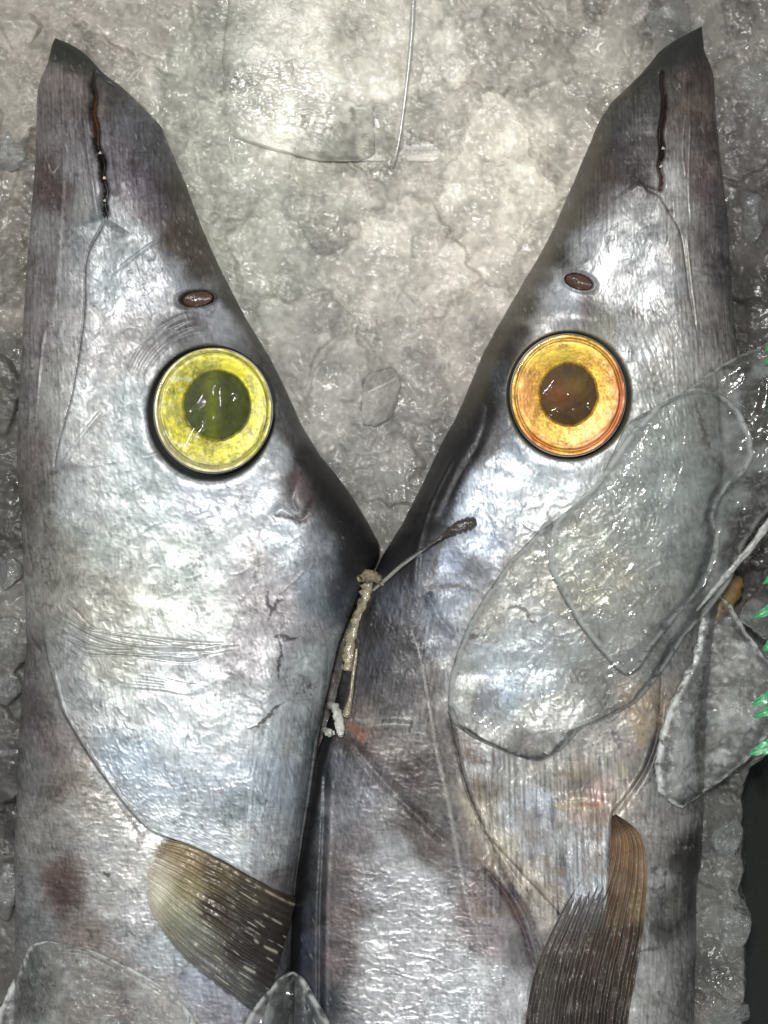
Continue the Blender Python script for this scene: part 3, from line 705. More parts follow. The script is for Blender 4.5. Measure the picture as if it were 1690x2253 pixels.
def dish(name, cx, cy, rx, ry, rot, zc, depth, mat, parent):
    na, nr = 40, 10
    t = np.linspace(0, 1, nr)[:, None]; a = np.linspace(0, 2 * np.pi, na, endpoint=False)[None, :]
    c, q = math.cos(math.radians(rot)), math.sin(math.radians(rot))
    u = np.cos(a) * rx * t; v = np.sin(a) * ry * t
    X = cx + u * c - v * q; Y = cy + u * q + v * c
    Z = zc + depth * t ** 2 + 0 * X + 1.0 * fbm(X, Y, 10, 2, 5)
    return child(mesh_from(name, conv(X, Y, Z, ZF).reshape(-1, 3), grid_faces(nr, na, True), mat), parent)
dish('nostril', 436, 660, 33, 16, -8, float(left_base(np.array(436.), np.array(660.))) - 14, 8, NOSE, fishL)

# pectoral fin of the left fish
def fan_fin(name, hinge, edge_a, edge_b, nray, base_fn, lift, look, parent, na=230, nr=200, ribamp=3.0):
    """a fan between two edge curves, from the hinge line outward; a closed thin sheet"""
    EA = smooth_pts(edge_a, 12); EB = smooth_pts(edge_b, 12)
    def res(P):
        s = np.concatenate([[0], np.cumsum(np.hypot(*np.diff(P, axis=0).T))]); s /= s[-1]
        t = np.linspace(0, 1, nr); return np.interp(t, s, P[:, 0]), np.interp(t, s, P[:, 1])
    ax, ay = res(EA); bx, by = res(EB)
    v = np.linspace(0, 1, na)[None, :]; t = np.linspace(0, 1, nr)[:, None]
    bow = np.sin(np.pi * v) * hinge
    X = ax[:, None] * (1 - v) + bx[:, None] * v - bow * (1 - t) ** 2
    Y = ay[:, None] * (1 - v) + by[:, None] * v
    V_ = v + 0 * t; T_ = t + 0 * v
    rib = np.abs(np.sin(np.pi * nray * (V_ + 0.030 * fbm(V_ * 7, T_ * 1.5, 1.0, 2, 9) + 0.012 * fbm(X, Y, 60, 2, 9))))
    ribamp = ribamp * (.6 + .8 * sm(-.4, .4, fbm(X, Y, 50, 3, 39)))
    Z = base_fn(X, Y) + lift * (0.3 + 0.7 * sm(0, .2, T_)) + ribamp * (1 - rib) ** 0.7 + 2.0 * fbm(X, Y, 60, 2, 19) + 0.5 * fbm(X, Y, 8, 2, 29)
    Z = Z + 4 * np.exp(-(V_ / 0.03) ** 2)
    c, p = look(X, Y, V_, T_, 1 - rib)
    top = conv(X, Y, Z, ZF).reshape(-1, 3); botm = conv(X, Y, Z - 5, ZF).reshape(-1, 3)
    n = nr * na
    F = [grid_faces(nr, na, False, False), grid_faces(nr, na, False, True) + n]
    bd = np.concatenate([np.arange(na), (np.arange(1, nr)) * na + na - 1, (nr - 1) * na + np.arange(na - 2, -1, -1), np.arange(nr - 2, 0, -1) * na])
    nx = np.roll(bd, -1)
    F.append(np.stack([bd, nx, nx + n, bd + n], -1))
    return child(mesh_from(name, np.vstack([top, botm]), F, FIN, np.vstack([c.reshape(-1, 3)] * 2), np.vstack([p.reshape(-1, 3)] * 2)), parent)
def lfin_look(X, Y, V, T, rib):
    a = np.array([(350,1850,150,128,98),(420,1880,140,122,92),(380,1900,158,144,116),(420,1940,138,126,92),(350,1960,210,205,180),(380,1985,170,165,140),(480,1920,92,80,62),(560,1960,70,62,52),(640,2010,62,57,50),(480,1990,58,50,40),(560,2030,50,42,38),(640,2080,44,36,34),(540,2080,52,45,42),(600,2130,52,45,44),(420,2050,130,130,118),(460,2110,112,110,104),(520,2170,96,96,92),(570,2200,80,80,80),(400,2020,150,150,130),(640,2180,40,36,36)])
    c = colour_field(X, Y, a, 10, 14, 33)
    c = c * (1 + 0.35 * fbm(X, Y, 6, 3, 34)[..., None]) * (0.8 + 0.3 * rib[..., None])
    # pale broken streaks along the rays
    vq = V * 17 + 1.1 * fbm(V * 5, T * 1.2, 1, 2, 41) + 0.2 * fbm(T * 6, V * 3, 1, 2, 35)
    line = np.exp(-((vq - np.round(vq)) / 0.10) ** 2)
    brk = sm(0.12, 0.3, fbm(T * 9, np.round(vq) * 3.1, 1.0, 2, 36))
    c = blend_tone(c, line * brk * sm(.05, .2, V), (190,182,165), .8)
    c = blend_tone(c, np.exp(-((V - .055) / .010) ** 2) * sm(-.2, .2, fbm(T * 14, V, 1, 2, 38)), (185,172,150), .8)
    al = (0.66 + 0.34 * sm(.97, .55, V)) * (.05 + .95 * sm(.0, .13, T + .05 * fbm(X, Y, 14, 2, 42))) * sm(0, .03, 1 - V + .02 * fbm(X, Y, 12, 2, 43))
    c = blend_tone(c, sm(.28, .05, T) * sm(.1, .4, V), (206,202,184), .8)
    return np.clip(c, .01, .85), np.stack([.35 + 0 * V, .12 + 0 * V, al], -1)
fin_base_l = lambda X, Y: np.maximum(left_base(X, Y, ix(LF_L, Y), ix(LF_R, Y) + 8), 40)
fan_fin('pectoral_fin', 22, [(352,1836),(420,1850),(500,1886),(580,1934),(652,1984)], [(326,1972),(350,2020),(400,2090),(480,2160),(580,2238)], 17, fin_base_l, 6, lfin_look, fishL)
def tooth(x, y, l, ang, base, parent, w=4):
    na = 8; a = np.linspace(0, 2 * np.pi, na, endpoint=False); ts = np.linspace(0, 1, 6)
    V = []
    for t in ts:
        r = w * (1 - t) ** 0.8 + 0.3
        cx_ = x + math.cos(ang) * l * t; cy_ = y + math.sin(ang) * l * t
        V.append(conv(cx_ - math.sin(ang) * np.cos(a) * r, cy_ + math.cos(ang) * np.cos(a) * r, base + np.sin(a) * r, ZF))
    return child(mesh_from('tooth', np.concatenate(V), [grid_faces(6, na, True)], TOOTH), parent)
for (x, y, l, g) in [(229,340,7,2.8),(235,396,10,.3),(240,446,7,2.9)]:
    tooth(x - 3, y, l, g, float(left_base(np.array(float(x)), np.array(float(y)))) - 10, fishL)

# ---- right fish
R_CLEFT = [(1462,146),(1459,185),(1462,220),(1458,258),(1451,300),(1455,335),(1447,370),(1453,402),(1446,430)]
R_JAW = [(1400,400),(1420,425),(1446,440),(1470,480),(1492,520),(1504,600),(1513,660),(1526,720),(1536,790)]
R_LINE = [(905,1385),(925,1450),(945,1560),(960,1650),(985,1760),(1003,1860),(1020,1950),(1045,2040),(1080,2140),(1115,2240),(1125,2300)]
def right_detail(X, Y, z):
    z = z + 3.0 * fbm(X, Y, 80, 2, 500) + 0.25 * fbm(X, Y, 22, 2, 501, 1.8, 110)
    z = z + 0.40 * crease(X, Y, 20, 510, 3.2, 60, 10) * (0.4 + sm(-0.2, 0.3, fbm(X, Y, 130, 2, 511)))
    z = z + 0.30 * crease(X, Y, 11, 512, 2.8, 110, 8) * sm(-.2, .2, fbm(X, Y, 60, 2, 526)) + 0.3 * fbm(X, Y, 5, 2, 513, 2.5, 80)
    # lower body: strong crosswise puckers
    low = sm(1820, 1960, Y) * sm(1130, 1030, X) * sm(715, 760, X)
    z = z + low * (1.6 * crease(X, Y, 22, 514, 4.5, 4, 8) + 0.6 * crease(X, Y, 11, 515, 4.0, -6, 8))
    mid = sm(1560, 1640, Y) * sm(1900, 1750, Y) * (X < 1000)
    z = z + mid * (1.0 * crease(X, Y, 18, 516, 4, 35, 8) + 0.7 * fbm(X, Y, 8, 2, 517, 4, 0))
    dk = sm(1180, 1260, Y) * sm(1620, 1520, Y) * sm(980, 900, X)
    z = z + dk * (1.1 * fbm(X, Y, 9, 2, 518, 6, 100) + 0.8 * crease(X, Y, 14, 519, 4, 80, 8))
    chk = sm(1050, 1150, Y) * sm(1700, 1560, Y) * sm(1100, 1200, X)
    z = z + chk * (1.3 * crease(X, Y, 30, 520, 2.2, -35, 9) + 0.5 * crease(X, Y, 14, 521, 2.0, 20, 8))
    gl = sm(1600, 1680, Y) * sm(1000, 1050, X) * sm(1420, 1350, X)
    z = z + gl * (1.2 * fbm(X, Y, 8, 2, 522, 14, 88) + 0.7 * crease(X, Y, 30, 523, 3, 85))
    z = z + sm(600, 700, Y) * sm(1040, 900, Y) * sm(1380, 1430, X) * 1.2 * fbm(X, Y, 8, 2, 524, 6, 70)
    z = z + sm(300, 400, Y) * sm(1460, 1480, X) * 0.9 * fbm(X, Y, 7, 2, 525, 20, 86)
    z, _ = groove(z, X, Y, R_CLEFT, 4.5, 22, 30, 0.06)
    z = step(z, X, Y, R_CLEFT, 3, -10, 60, 0.05, 1)
    z = step(z, X, Y, R_JAW, 2.5, 9, 60, 0.06, 1)
    z, _ = groove(z, X, Y, R_JAW, 2.4, 5, 20, 0.05)
    for pts, w, h in (([(1506,520),(1514,600),(1524,680),(1534,780)], 3, 4), ([(1520,260),(1515,340),(1512,420),(1516,500)], 2.5, 2.5), ([(1508,250),(1500,330),(1506,400)], 2.2, 2.0),
                      ([(1395,395),(1418,420),(1442,430)], 3, 3), (R_LINE, 8, 2.6),
                      ([(985,1560),(1008,1660),(1030,1740),(1075,1840),(1115,1930),(1160,2010),(1190,2120)], 5, -8), ([(1000,1640),(1025,1740),(1070,1830),(1130,1920),(1180,1990)], 4, 4),
                      ([(1060,1900),(1110,1960),(1150,2040),(1175,2130)], 7, -9), ([(1130,1970),(1165,2030),(1195,2090)], 4, 3),
                      ([(1545,240),(1560,340),(1578,460),(1590,600)], 6, 3), ([(1270,1330),(1290,1300),(1350,1290)], 3, 3),
                      ([(1220,1760),(1280,1752),(1350,1764)], 14, 7), ([(780,1600),(850,1590),(910,1592)], 8, 6), ([(770,1625),(850,1720),(930,1800),(985,1850)], 10, -6),
                      ([(1345,1790),(1390,1730),(1420,1680),(1445,1600),(1452,1480)], 6, -10), ([(940,1300),(960,1350),(1000,1400)], 8, 6), ([(830,1300),(840,1350),(870,1390)], 5, -5),
                      ([(717,1680),(712,1850),(706,2000),(704,2250)], 7, -12), ([(730,1680),(724,1850),(718,2000),(716,2250)], 6, 5),
                      ([(1075,880),(1060,960),(1005,1060),(960,1160)], 9, -6), ([(1000,1000),(950,1100),(920,1200),(910,1300)], 7, 5)):
        z, _ = groove(z, X, Y, pts, w, -h, 40, 0.12)
    z, _ = scratch_set(z, X, Y, (1060, 1090, 1500, 1560), 70, 33, 34, 2.0, 60)
    z, _ = scratch_set(z, X, Y, (1200, 1150, 1420, 1360), 30, 34, 44, 2.2, 30)
    z, _ = scratch_set(z, X, Y, (1360, 650, 1560, 960), 50, 35, 34, 1.2, 75)
    z, _ = scratch_set(z, X, Y, (720, 1880, 1080, 2250), 60, 36, 60, 2.2, 5)
    z, _ = scratch_set(z, X, Y, (1040, 1640, 1340, 1980), 60, 37, 60, 1.6, 86)
    z, _ = scratch_set(z, X, Y, (780, 1280, 980, 1580), 40, 38, 40, 1.6, 95)
    z, _ = scratch_set(z, X, Y, (1230, 460, 1440, 640), 24, 39, 28, 1.3, -50)
    z, _ = scratch_set(z, X, Y, (1380, 1700, 1540, 2250), 40, 40, 40, 1.4, 100)
    rr = oval(X, Y, 1249, 873, 134, 140)
    z = z + 2 * np.exp(-((rr - 1.14) / 0.12) ** 2) - 36 * (1 - sm(0.93, 1.03, rr))
    z = z + 9 * np.exp(-(oval(X, Y, 1270, 700, 95, 26, 10)) ** 2)
    n = oval(X, Y, 1270, 624, 32, 17, 18)
    z = z + 5 * np.exp(-((n - 1.15) / 0.18) ** 2) - 20 * (1 - sm(0.75, 1.05, n))
    return z
def right_base(X, Y, L=None, R=None):
    if L is None: L = ix(RF_L, Y); R = ix(RF_R, Y)
    return fish_base(X, Y, L, R, 'r')
R_GILL = [(985,1540),(1000,1640),(1025,1740),(1062,1825),(1150,1920),(1222,2003),(1280,1998),(1332,1988),(1336,1900),(1342,1795)]
def right_top(X, Y, L, R):
    z = right_base(X, Y, L, R)
    e = edge_d(X, L, R)
    z = z + (right_detail(X, Y, z) - z) * sm(0, 14, e)
    d, s, t = curve_dist(X, Y, R_GILL, 70)
    return z - 6 * np.exp(-(d / 24) ** 2) * spindle(t, 0.1)
RS = [(1552,50,38,40,38),(1530,100,50,50,48),(1480,110,60,58,55),(1560,150,85,70,62),(1500,170,95,80,70),(1440,160,75,72,62),(1400,190,85,78,60),(1540,250,112,90,76),(1500,260,118,102,92),(1570,300,92,77,71),(1400,260,87,82,82),(1350,260,82,80,80),(1440,230,77,74,72),(1320,330,72,64,60),(1380,350,82,72,72),(1430,330,87,77,77),(1500,330,132,122,117),(1475,400,190,185,180),(1490,450,176,171,166),(1540,380,122,97,87),(1550,420,117,94,96),(1400,420,90,78,78),(1330,380,92,72,64),(1290,400,87,80,72),(1260,480,102,97,82),(1300,440,82,68,62),(1340,450,112,102,100),(1380,470,152,152,152),(1360,500,162,167,167),(1300,530,170,172,178),(1430,500,142,147,147),(1230,560,87,82,64),(1200,620,97,92,74),(1280,560,152,157,157),(1400,560,167,177,180),(1480,480,167,162,157),(1510,560,162,152,144),(1560,550,112,102,100),(1600,600,96,88,84),(1600,480,95,87,84),(1350,620,215,215,215),(1240,660,190,200,215),(1290,670,125,115,110),(1220,640,218,222,228),(1400,660,191,196,196),(1470,640,152,152,157),(1530,680,165,155,145),(1580,700,124,114,108),(1500,740,167,162,157),(1160,680,90,80,62),(1150,730,77,67,54),(1180,720,200,195,185),(1320,720,150,146,126),(1100,770,62,54,47),(1090,830,77,82,86),(1060,850,56,49,43),(1400,780,182,187,187),(1390,700,172,172,168),(1450,820,182,177,164),(1060,920,60,50,45),(1090,960,92,97,102),(1040,980,46,41,39),(1100,1020,172,196,216),(1180,1040,186,206,216),(1250,1060,191,206,213),(1300,1040,186,196,196),(1050,1080,176,196,216),(990,1040,46,46,49),(950,1100,41,39,39),(900,1160,32,30,30),(1010,1130,150,170,195),(1100,1120,186,201,211),(1200,1120,196,201,199),(960,1170,52,57,67),(1000,1240,140,160,200),(1060,1200,165,185,215),(930,1230,66,76,96),(880,1250,70,75,85),(870,1320,80,90,105),(930,1300,85,95,110),(1000,1290,120,135,160),(1030,1250,100,105,110),(980,1330,150,165,185),(960,1400,140,145,160),(900,1400,72,67,72),(820,1380,70,65,68),(840,1450,77,77,90),(800,1500,85,80,85),(780,1330,50,45,42),(890,1500,85,80,84),(950,1500,120,110,105),(970,1600,125,112,105),(860,1560,80,74,76),(900,1580,138,132,127),(820,1590,135,115,105),(800,1620,125,95,85),(860,1640,132,120,114),(900,1700,85,68,65),(960,1700,110,98,92),(840,1700,112,102,107),(780,1640,90,75,65),(760,1680,115,115,130),(800,1740,127,127,142),(860,1780,132,130,132),(900,1800,90,75,70),(960,1850,100,84,80),(990,1800,100,95,92),(860,1860,165,165,170),(780,1850,130,118,122),(740,1800,140,140,150),(740,1900,122,107,107),(760,2000,127,107,107),(740,2100,127,107,107),(850,1950,172,172,177),(930,1950,192,194,200),(850,2050,195,195,200),(850,2150,200,200,205),(950,2100,215,215,220),(1000,2200,202,211,220),(900,2220,205,205,210),(1050,2150,210,215,218),(1080,2050,160,140,145),(1060,1980,140,115,118),(1030,1880,112,102,107),(1120,1970,90,84,88),(1150,2080,112,106,110),(1110,2200,190,190,195),(700,1700,45,60,66),(700,1800,62,77,84),(690,1900,52,64,70),(685,2000,54,64,77),(685,2100,56,66,86),(690,2200,52,62,72),(660,1950,25,28,30),  # skin tones; dim samples along the edges carry shade in the colour
 (1020,1640,150,135,122),(1060,1680,176,179,179),(1150,1700,176,176,169),(1230,1700,166,159,143),(1300,1660,176,171,159),(1350,1600,166,159,146),(1390,1540,175,150,110),(1420,1580,165,140,110),(1400,1630,150,138,125),(1260,1720,122,110,94),(1060,1730,132,120,104),(1180,1760,176,191,201),(1130,1800,166,176,186),(1280,1770,195,165,145),(1310,1765,200,142,132),(1350,1765,190,175,150),(1050,1780,200,185,150),(1100,1850,215,200,165),(1160,1920,200,180,155),(1210,1980,190,178,160),(1180,1850,162,162,167),(1250,1850,167,170,172),(1300,1850,177,178,177),(1280,1940,172,180,190),(1330,1900,172,177,182),(1230,1900,162,157,157),
 (1450,880,172,177,172),(1350,1020,175,180,178),(1450,980,160,170,165),(1560,900,160,155,148),(1600,950,150,145,140),(1600,1020,132,134,130),(1550,1080,142,157,152),(1450,1100,152,167,162),(1350,1130,185,190,182),(1300,1150,208,203,186),(1400,1180,180,185,175),(1260,1230,230,225,205),(1300,1290,220,205,175),(1350,1260,208,193,163),(1230,1300,198,188,173),(1150,1250,180,175,160),(1080,1350,172,162,147),(1130,1330,198,198,193),(1480,1200,145,150,150),(1520,1160,150,155,155),(1550,1250,120,125,125),(1450,1280,160,160,150),(1400,1340,160,155,145),(1350,1400,183,183,178),(1300,1380,150,140,132),(1250,1420,160,170,175),(1150,1400,192,206,220),(1100,1450,188,206,225),(1120,1520,172,202,236),(1180,1500,197,216,231),(1020,1480,177,182,182),(1020,1540,172,172,167),(1060,1540,120,125,140),(1180,1570,230,225,215),(1250,1550,197,197,192),(1300,1480,120,115,110),(1330,1540,115,110,105),(1080,1600,157,157,155),(1150,1630,120,115,110),(1200,1640,138,136,130),(1400,1450,138,138,136),(1450,1420,118,118,116),
 (1440,1650,80,77,75),(1450,1750,142,140,137),(1400,1800,152,142,130),(1480,1720,108,111,111),(1430,1850,137,132,127),(1480,1800,142,137,132),(1530,1750,114,109,104),(1500,1880,52,48,44),(1540,1880,64,60,56),(1440,1930,152,150,147),(1480,1980,92,90,84),(1450,2040,72,70,68),(1530,2000,64,62,59),(1430,2120,152,150,147),(1500,2100,124,122,118),(1400,2200,166,163,156),(1450,2200,152,150,144),(1540,2150,84,83,81),(1520,2220,100,97,95),(1400,2060,152,147,142),(1560,1600,85,80,77),(1600,1200,104,99,96),(1520,1350,104,102,99)]
def right_look(X, Y):
    c = colour_field(X, Y, RS)
    c = flecks(X, Y, mottle(X, Y, c, 600), 660)
    c = strokes(X, Y, c, [
        (R_CLEFT, 5, (52,38,32), .9), ([(1453,310),(1451,360)], 3.5, (20,16,16), .95), ([(1450,380),(1449,425)], 4, (90,52,32), .8),
        (R_JAW, 1.8, (60,58,56), .7), ([(1506,520),(1514,600),(1524,680),(1534,780)], 2, (215,205,190), .7),
        ([(1462,470),(1478,468)], 4, (60,55,50), .7),
        ([(1116,1338),(1140,1332),(1158,1350),(1175,1378)], 6, (92,80,68), .85), ([(1022,1385),(1040,1398),(1066,1394)], 7, (80,70,60), .9),
        ([(1452,1360),(1450,1380)], 12, (82,84,84), .8), ([(1058,1510),(1060,1540)], 5, (105,108,122), .7), ([(1340,1600),(1352,1625),(1358,1640)], 8, (70,66,66), .8),
        ([(1020,1640),(1040,1665),(1075,1672)], 9, (110,95,84), .8), ([(1082,1650),(1085,1680)], 5, (100,90,84), .8),
        ([(1215,1698),(1270,1695),(1300,1700)], 9, (130,118,96), .8), ([(1360,1680),(1372,1705)], 12, (165,158,135), .7),
        ([(1215,1765),(1270,1765),(1340,1766)], 14, (196,178,150), .85), ([(1270,1762),(1300,1764),(1325,1762)], 5, (190,110,100), .7),
        ([(760,1590),(790,1610),(800,1630)], 12, (135,88,66), .7), ([(785,1582),(850,1592),(905,1592)], 9, (150,148,142), .7),
        (R_LINE, 6, (165,162,156), .5), ([(985,1560),(1008,1660),(1030,1740),(1075,1840),(1115,1930),(1160,2010),(1190,2120)], 2.5, (50,46,48), .8),
        ([(1045,1880),(1110,1960),(1150,2040),(1175,2130)], 7, (70,52,58), .75),
        ([(910,1180),(900,1260),(905,1340)], 10, (48,44,46), .7), ([(1060,960),(1010,1040),(985,1140),(960,1220),(945,1290)], 10, (44,38,36), .75),
        ([(955,1290),(1010,1288),(1050,1298)], 7, (60,56,58), .75), ([(1095,940),(1085,990),(1060,1020)], 8, (60,50,48), .7),
        ([(1430,1915),(1440,1905)], 11, (74,72,68), .9), ([(1458,1915),(1462,1920)], 11, (76,74,70), .9), ([(1425,1945),(1440,1955),(1458,1946)], 7, (70,68,64), .8),
        ([(1425,2030),(1460,2060),(1500,2052)], 12, (74,72,70), .85), ([(1400,2085),(1430,2082),(1450,2080)], 5, (78,76,74), .85), ([(1505,1870),(1520,1950),(1535,2020)], 12, (48,44,40), .6),
        ([(1470,1960),(1480,2010),(1500,1980)], 18, (100,98,90), .6), ([(1520,870),(1545,950),(1560,1000),(1590,1030)], 7, (66,48,40), .8),
        ([(1450,1450),(1448,1560),(1440,1680),(1400,1740)], 4, (50,48,48), .6), ([(1390,1560),(1400,1600),(1410,1640)], 20, (165,145,110), .5),
        ([(852,2190),(862,2196)], 10, (150,146,142), .7), ([(980,2120),(978,2060),(1000,1990)], 3, (130,128,132), .7)])
    gz = sm(1600, 1680, Y) * sm(1000, 1050, X) * sm(1420, 1350, X) * sm(2020, 2000, Y)
    c = c * (1 + (1.1 * gz * fbm(X, Y, 6.5, 2, 650, 16, 88) + .7 * sm(1840, 1960, Y) * sm(1130, 1060, X) * sm(730, 760, X) * fbm(X, Y, 6, 3, 651, 8, 3)
        + .8 * sm(1200, 1280, Y) * sm(1850, 1700, Y) * sm(1000, 940, X) * fbm(X, Y, 6, 3, 652, 9, 100) + .6 * sm(650, 500, Y) * fbm(X, Y, 5, 2, 653, 18, 92)
        + .7 * sm(560, 700, Y) * sm(1430, 1490, X) * sm(1000, 860, Y) * fbm(X, Y, 5, 2, 654, 18, 86) + .6 * sm(1600, 1700, Y) * sm(1360, 1420, X) * fbm(X, Y, 6, 2, 655, 12, 92))[..., None])
    c = blend_tone(c, gz * sm(.0, .35, fbm(X, Y, 60, 3, 656, 1.5, 60)) * .5, (120,104,88))
    c = blend_tone(c, sm(150, 95, Y + 0.35 * (X - 1552)), (44,44,42), 0.9)
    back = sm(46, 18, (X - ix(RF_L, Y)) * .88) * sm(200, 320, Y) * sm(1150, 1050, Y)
    c = blend_tone(c, back, (90,84,72), .6)
    c = blend_tone(c, sm(34, 18, (X - ix(RF_L, Y)) + 4 * fbm(X, Y, 30, 3, 641)) * sm(1480, 1560, Y), (16,18,20), .95)  # shade of the crevice between the fish, painted on this edge
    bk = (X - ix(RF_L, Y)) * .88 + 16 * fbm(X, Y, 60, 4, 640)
    c = blend_tone(c, sm(100, 56, bk) * sm(820, 980, Y) * sm(1330, 1240, Y), (28,26,28), .93)
    n = oval(X, Y, 1270, 624, 32, 17, 18)
    c = blend_tone(c, np.exp(-((n - 1.1) / .14) ** 2) * .6 + (n < 1), (70,42,34), .85)
    rr = oval(X, Y, 1249, 873, 134, 140)
    c = blend_tone(c, sm(1.07, 1.0, rr), (104,104,84), .8)
    c = blend_tone(c, sm(1.0, 0.95, rr), (52,54,50), .95)
    c = np.clip(c * 1.06 / (1 + .42 * c), 0.008, 0.9)
    silver = np.clip((c.mean(-1) - 0.12) / 0.35, 0, 1)
    rough = 0.44 - 0.10 * silver + 0.10 * fbm(X, Y, 30, 3, 630)
    return c, np.stack([rough, 0.05 + 0.22 * silver, 0.10 + 0 * silver], -1)
fishR = empty('silver_fish', 1200, 1200, 0, ZF, label='silver long-snouted fish on the right with an orange-gold eye, partly under clear ice', category='fish', group='two fish lying side by side on the ice')
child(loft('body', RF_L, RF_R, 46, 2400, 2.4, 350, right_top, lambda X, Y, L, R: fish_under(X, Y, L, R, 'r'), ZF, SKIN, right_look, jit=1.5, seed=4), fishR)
GR_L = [(1040,1380),(1005,1440),(985,1500),(984,1560),(1000,1640),(1025,1740),(1062,1825),(1150,1920),(1215,1990),(1226,2004)]
GR_R = [(1390,1380),(1420,1450),(1440,1520),(1444,1600),(1420,1680),(1388,1730),(1346,1780),(1341,1800),(1338,1900),(1334,1970),(1331,1999),(1326,2004)]
def cover_right(X, Y, L, R):
    b = right_detail(X, Y, right_base(X, Y))
    e = edge_d(X, L, R)
    o = -2.5 + 14 * sm(1385, 1700, Y) * (1 - .6 * sm(1900, 2000, Y))
    return b + o * sm(-2, 10, e) ** .5 - 3 * (1 - sm(0, 4, e)) + 2 * np.exp(-((e - 7) / 5) ** 2) * sm(1600, 1680, Y)
child(loft('gill_cover', GR_L, GR_R, 1385, 2004, 2.4, 190, cover_right, lambda X, Y, L, R: right_base(X, Y) - 9, ZF, SKIN, right_look, nb=24, jit=2.0, seed=14), fishR)
make_eye(fishR, R_EYE, lambda x, y: right_base(x, y), right_eye_look, 523, 4)
dish('nostril', 1270, 624, 29, 15, 18, float(right_base(np.array(1270.), np.array(624.))) - 13, 8, NOSE, fishR)
# pectoral fin of the right fish: long dark blade coming out from under the gill cover
def rfin_look(X, Y, V, T, rib):
    a = np.array([(1350,1800,100,80,66),(1380,1850,136,108,84),(1400,1900,138,112,88),(1370,1930,112,92,72),(1410,1980,118,100,72),(1345,2000,92,74,54),(1240,2010,84,78,74),(1290,2010,80,74,70),(1220,2060,78,70,64),(1300,2060,68,56,48),(1380,2060,70,56,46),(1200,2150,74,68,62),(1260,2150,60,50,44),(1340,2150,56,44,38),(1385,2150,70,60,50),(1180,2250,70,64,60),(1260,2250,54,48,42),(1350,2250,50,42,38)])
    c = colour_field(X, Y, a, 8, 14, 53)
    stripe = fbm(V * 26, T * 3, 1.0, 3, 54)[..., None]
    c = c * (1 + 0.7 * stripe) * (0.75 + .4 * rib[..., None]) * (1 + .35 * fbm(X, Y, 5, 3, 55)[..., None])
    c = blend_tone(c, sm(.30, .5, fbm(V * 60, T * 9, 1, 2, 56)), (150,140,125), .35)
    c = blend_tone(c, sm(2060, 1985, Y) * sm(1340, 1320, X) * .8, (96,92,92))
    return np.clip(c, .01, .8), np.stack([.33 + 0 * V, .12 + 0 * V, 1 + 0 * V], -1)
RFI = [(1335,1790),(1290,1900),(1238,1985),(1205,2050),(1175,2120),(1158,2200),(1148,2300),(1146,2380)]
RFO = [(1352,1786),(1404,1830),(1418,1900),(1416,1980),(1406,2070),(1392,2150),(1378,2230),(1362,2380)]
fan_fin('pectoral_fin', 0, RFI, RFO, 13, lambda X, Y: right_base(X, Y), 4, rfin_look, fishR, 190, 260, 4.5)
for (x, y, l, g) in [(1452,329,9,.4),(1451,370,7,2.8)]:
    tooth(x + 2, y, l, g, float(right_base(np.array(float(x)), np.array(float(y)))) - 10, fishR)

# ------------------------------------------------------------------ clear ice plates and lumps on the fish
def look_frost(amount, seed, rim=0.0, L=None, R=None):
    def f(X, Y):
        a = amount * sm(-.1, .5, fbm(X, Y, 70, 4, seed)) + 0.5 * amount * sm(0.1, .4, fbm(X, Y, 14, 3, seed + 3))
        if rim:
            e = edge_d(X, ix(L, Y), ix(R, Y))
            a = a + rim * np.exp(-((e - 6) / 6) ** 2) * sm(-.45, .1, fbm(X, Y, 18, 3, seed + 5))  # rim frost, also standing in for the bright edge highlight
        a = np.clip(a, 0, 1)
        return np.ones(X.shape + (3,)) * .5, np.stack([a * 0, a * 0, a], -1)
    return f
def ice_plate(name, Lp, Rp, y0, y1, base, thick, mat, label, frost, seed, rim=0.25, rough=1.5, group=None, nt=150, category='ice sheet', zref=150, roll=55, cut=0.0):
    def top(X, Y, L, R):
        e = edge_d(X, L, R, 1.0); ey = np.minimum(Y - y0, y1 - Y)
        e = np.minimum(e, np.maximum(ey, 0) + 3)
        p = 1 - (1 - np.clip(e / roll, 0, 1)) ** 2
        return base(X, Y) + thick * p ** .85 + p * (rough * 3.0 * fbm(X, Y, 90, 2, seed) + rough * .8 * crease(X, Y, 55, seed + 5, sharp=9) + .12 * rough * fbm(X, Y, 12, 2, seed + 6))
    def bot(X, Y, L, R):
        return base(X, Y) - 1.5
    o = loft(name, Lp, Rp, y0, y1, 3.0, nt, top, bot, zref, mat, look_frost(frost, seed, rim, Lp, Rp), nb=nt // 3, jit=cut, seed=seed, rowcos=True)
    k = dict(label=label, category=category)
    if group: k['group'] = group
    return put(o, **k)
def fish_surface(X, Y, lo=60):
    zl = np.where((X > ix(LF_L, Y)) & (X < ix(LF_R, Y)), fish_base(X, Y, ix(LF_L, Y), ix(LF_R, Y), 'l'), 0)
    zr = np.where((X > ix(RF_L, Y)) & (X < ix(RF_R, Y)), fish_base(X, Y, ix(RF_L, Y), ix(RF_R, Y), 'r'), 0)
    return np.maximum(np.maximum(zl, zr), lo)
S1L = [(1712,752),(1640,775),(1590,800),(1530,840),(1500,862),(1430,900),(1385,925),(1370,945),(1345,1000),(1325,1040),(1290,1090),(1240,1130),(1190,1162),(1120,1232),(1065,1310),(1030,1370),(1005,1430),(988,1490),(984,1550),(996,1590),(1035,1620),(1080,1642),(1130,1662),(1170,1672)]
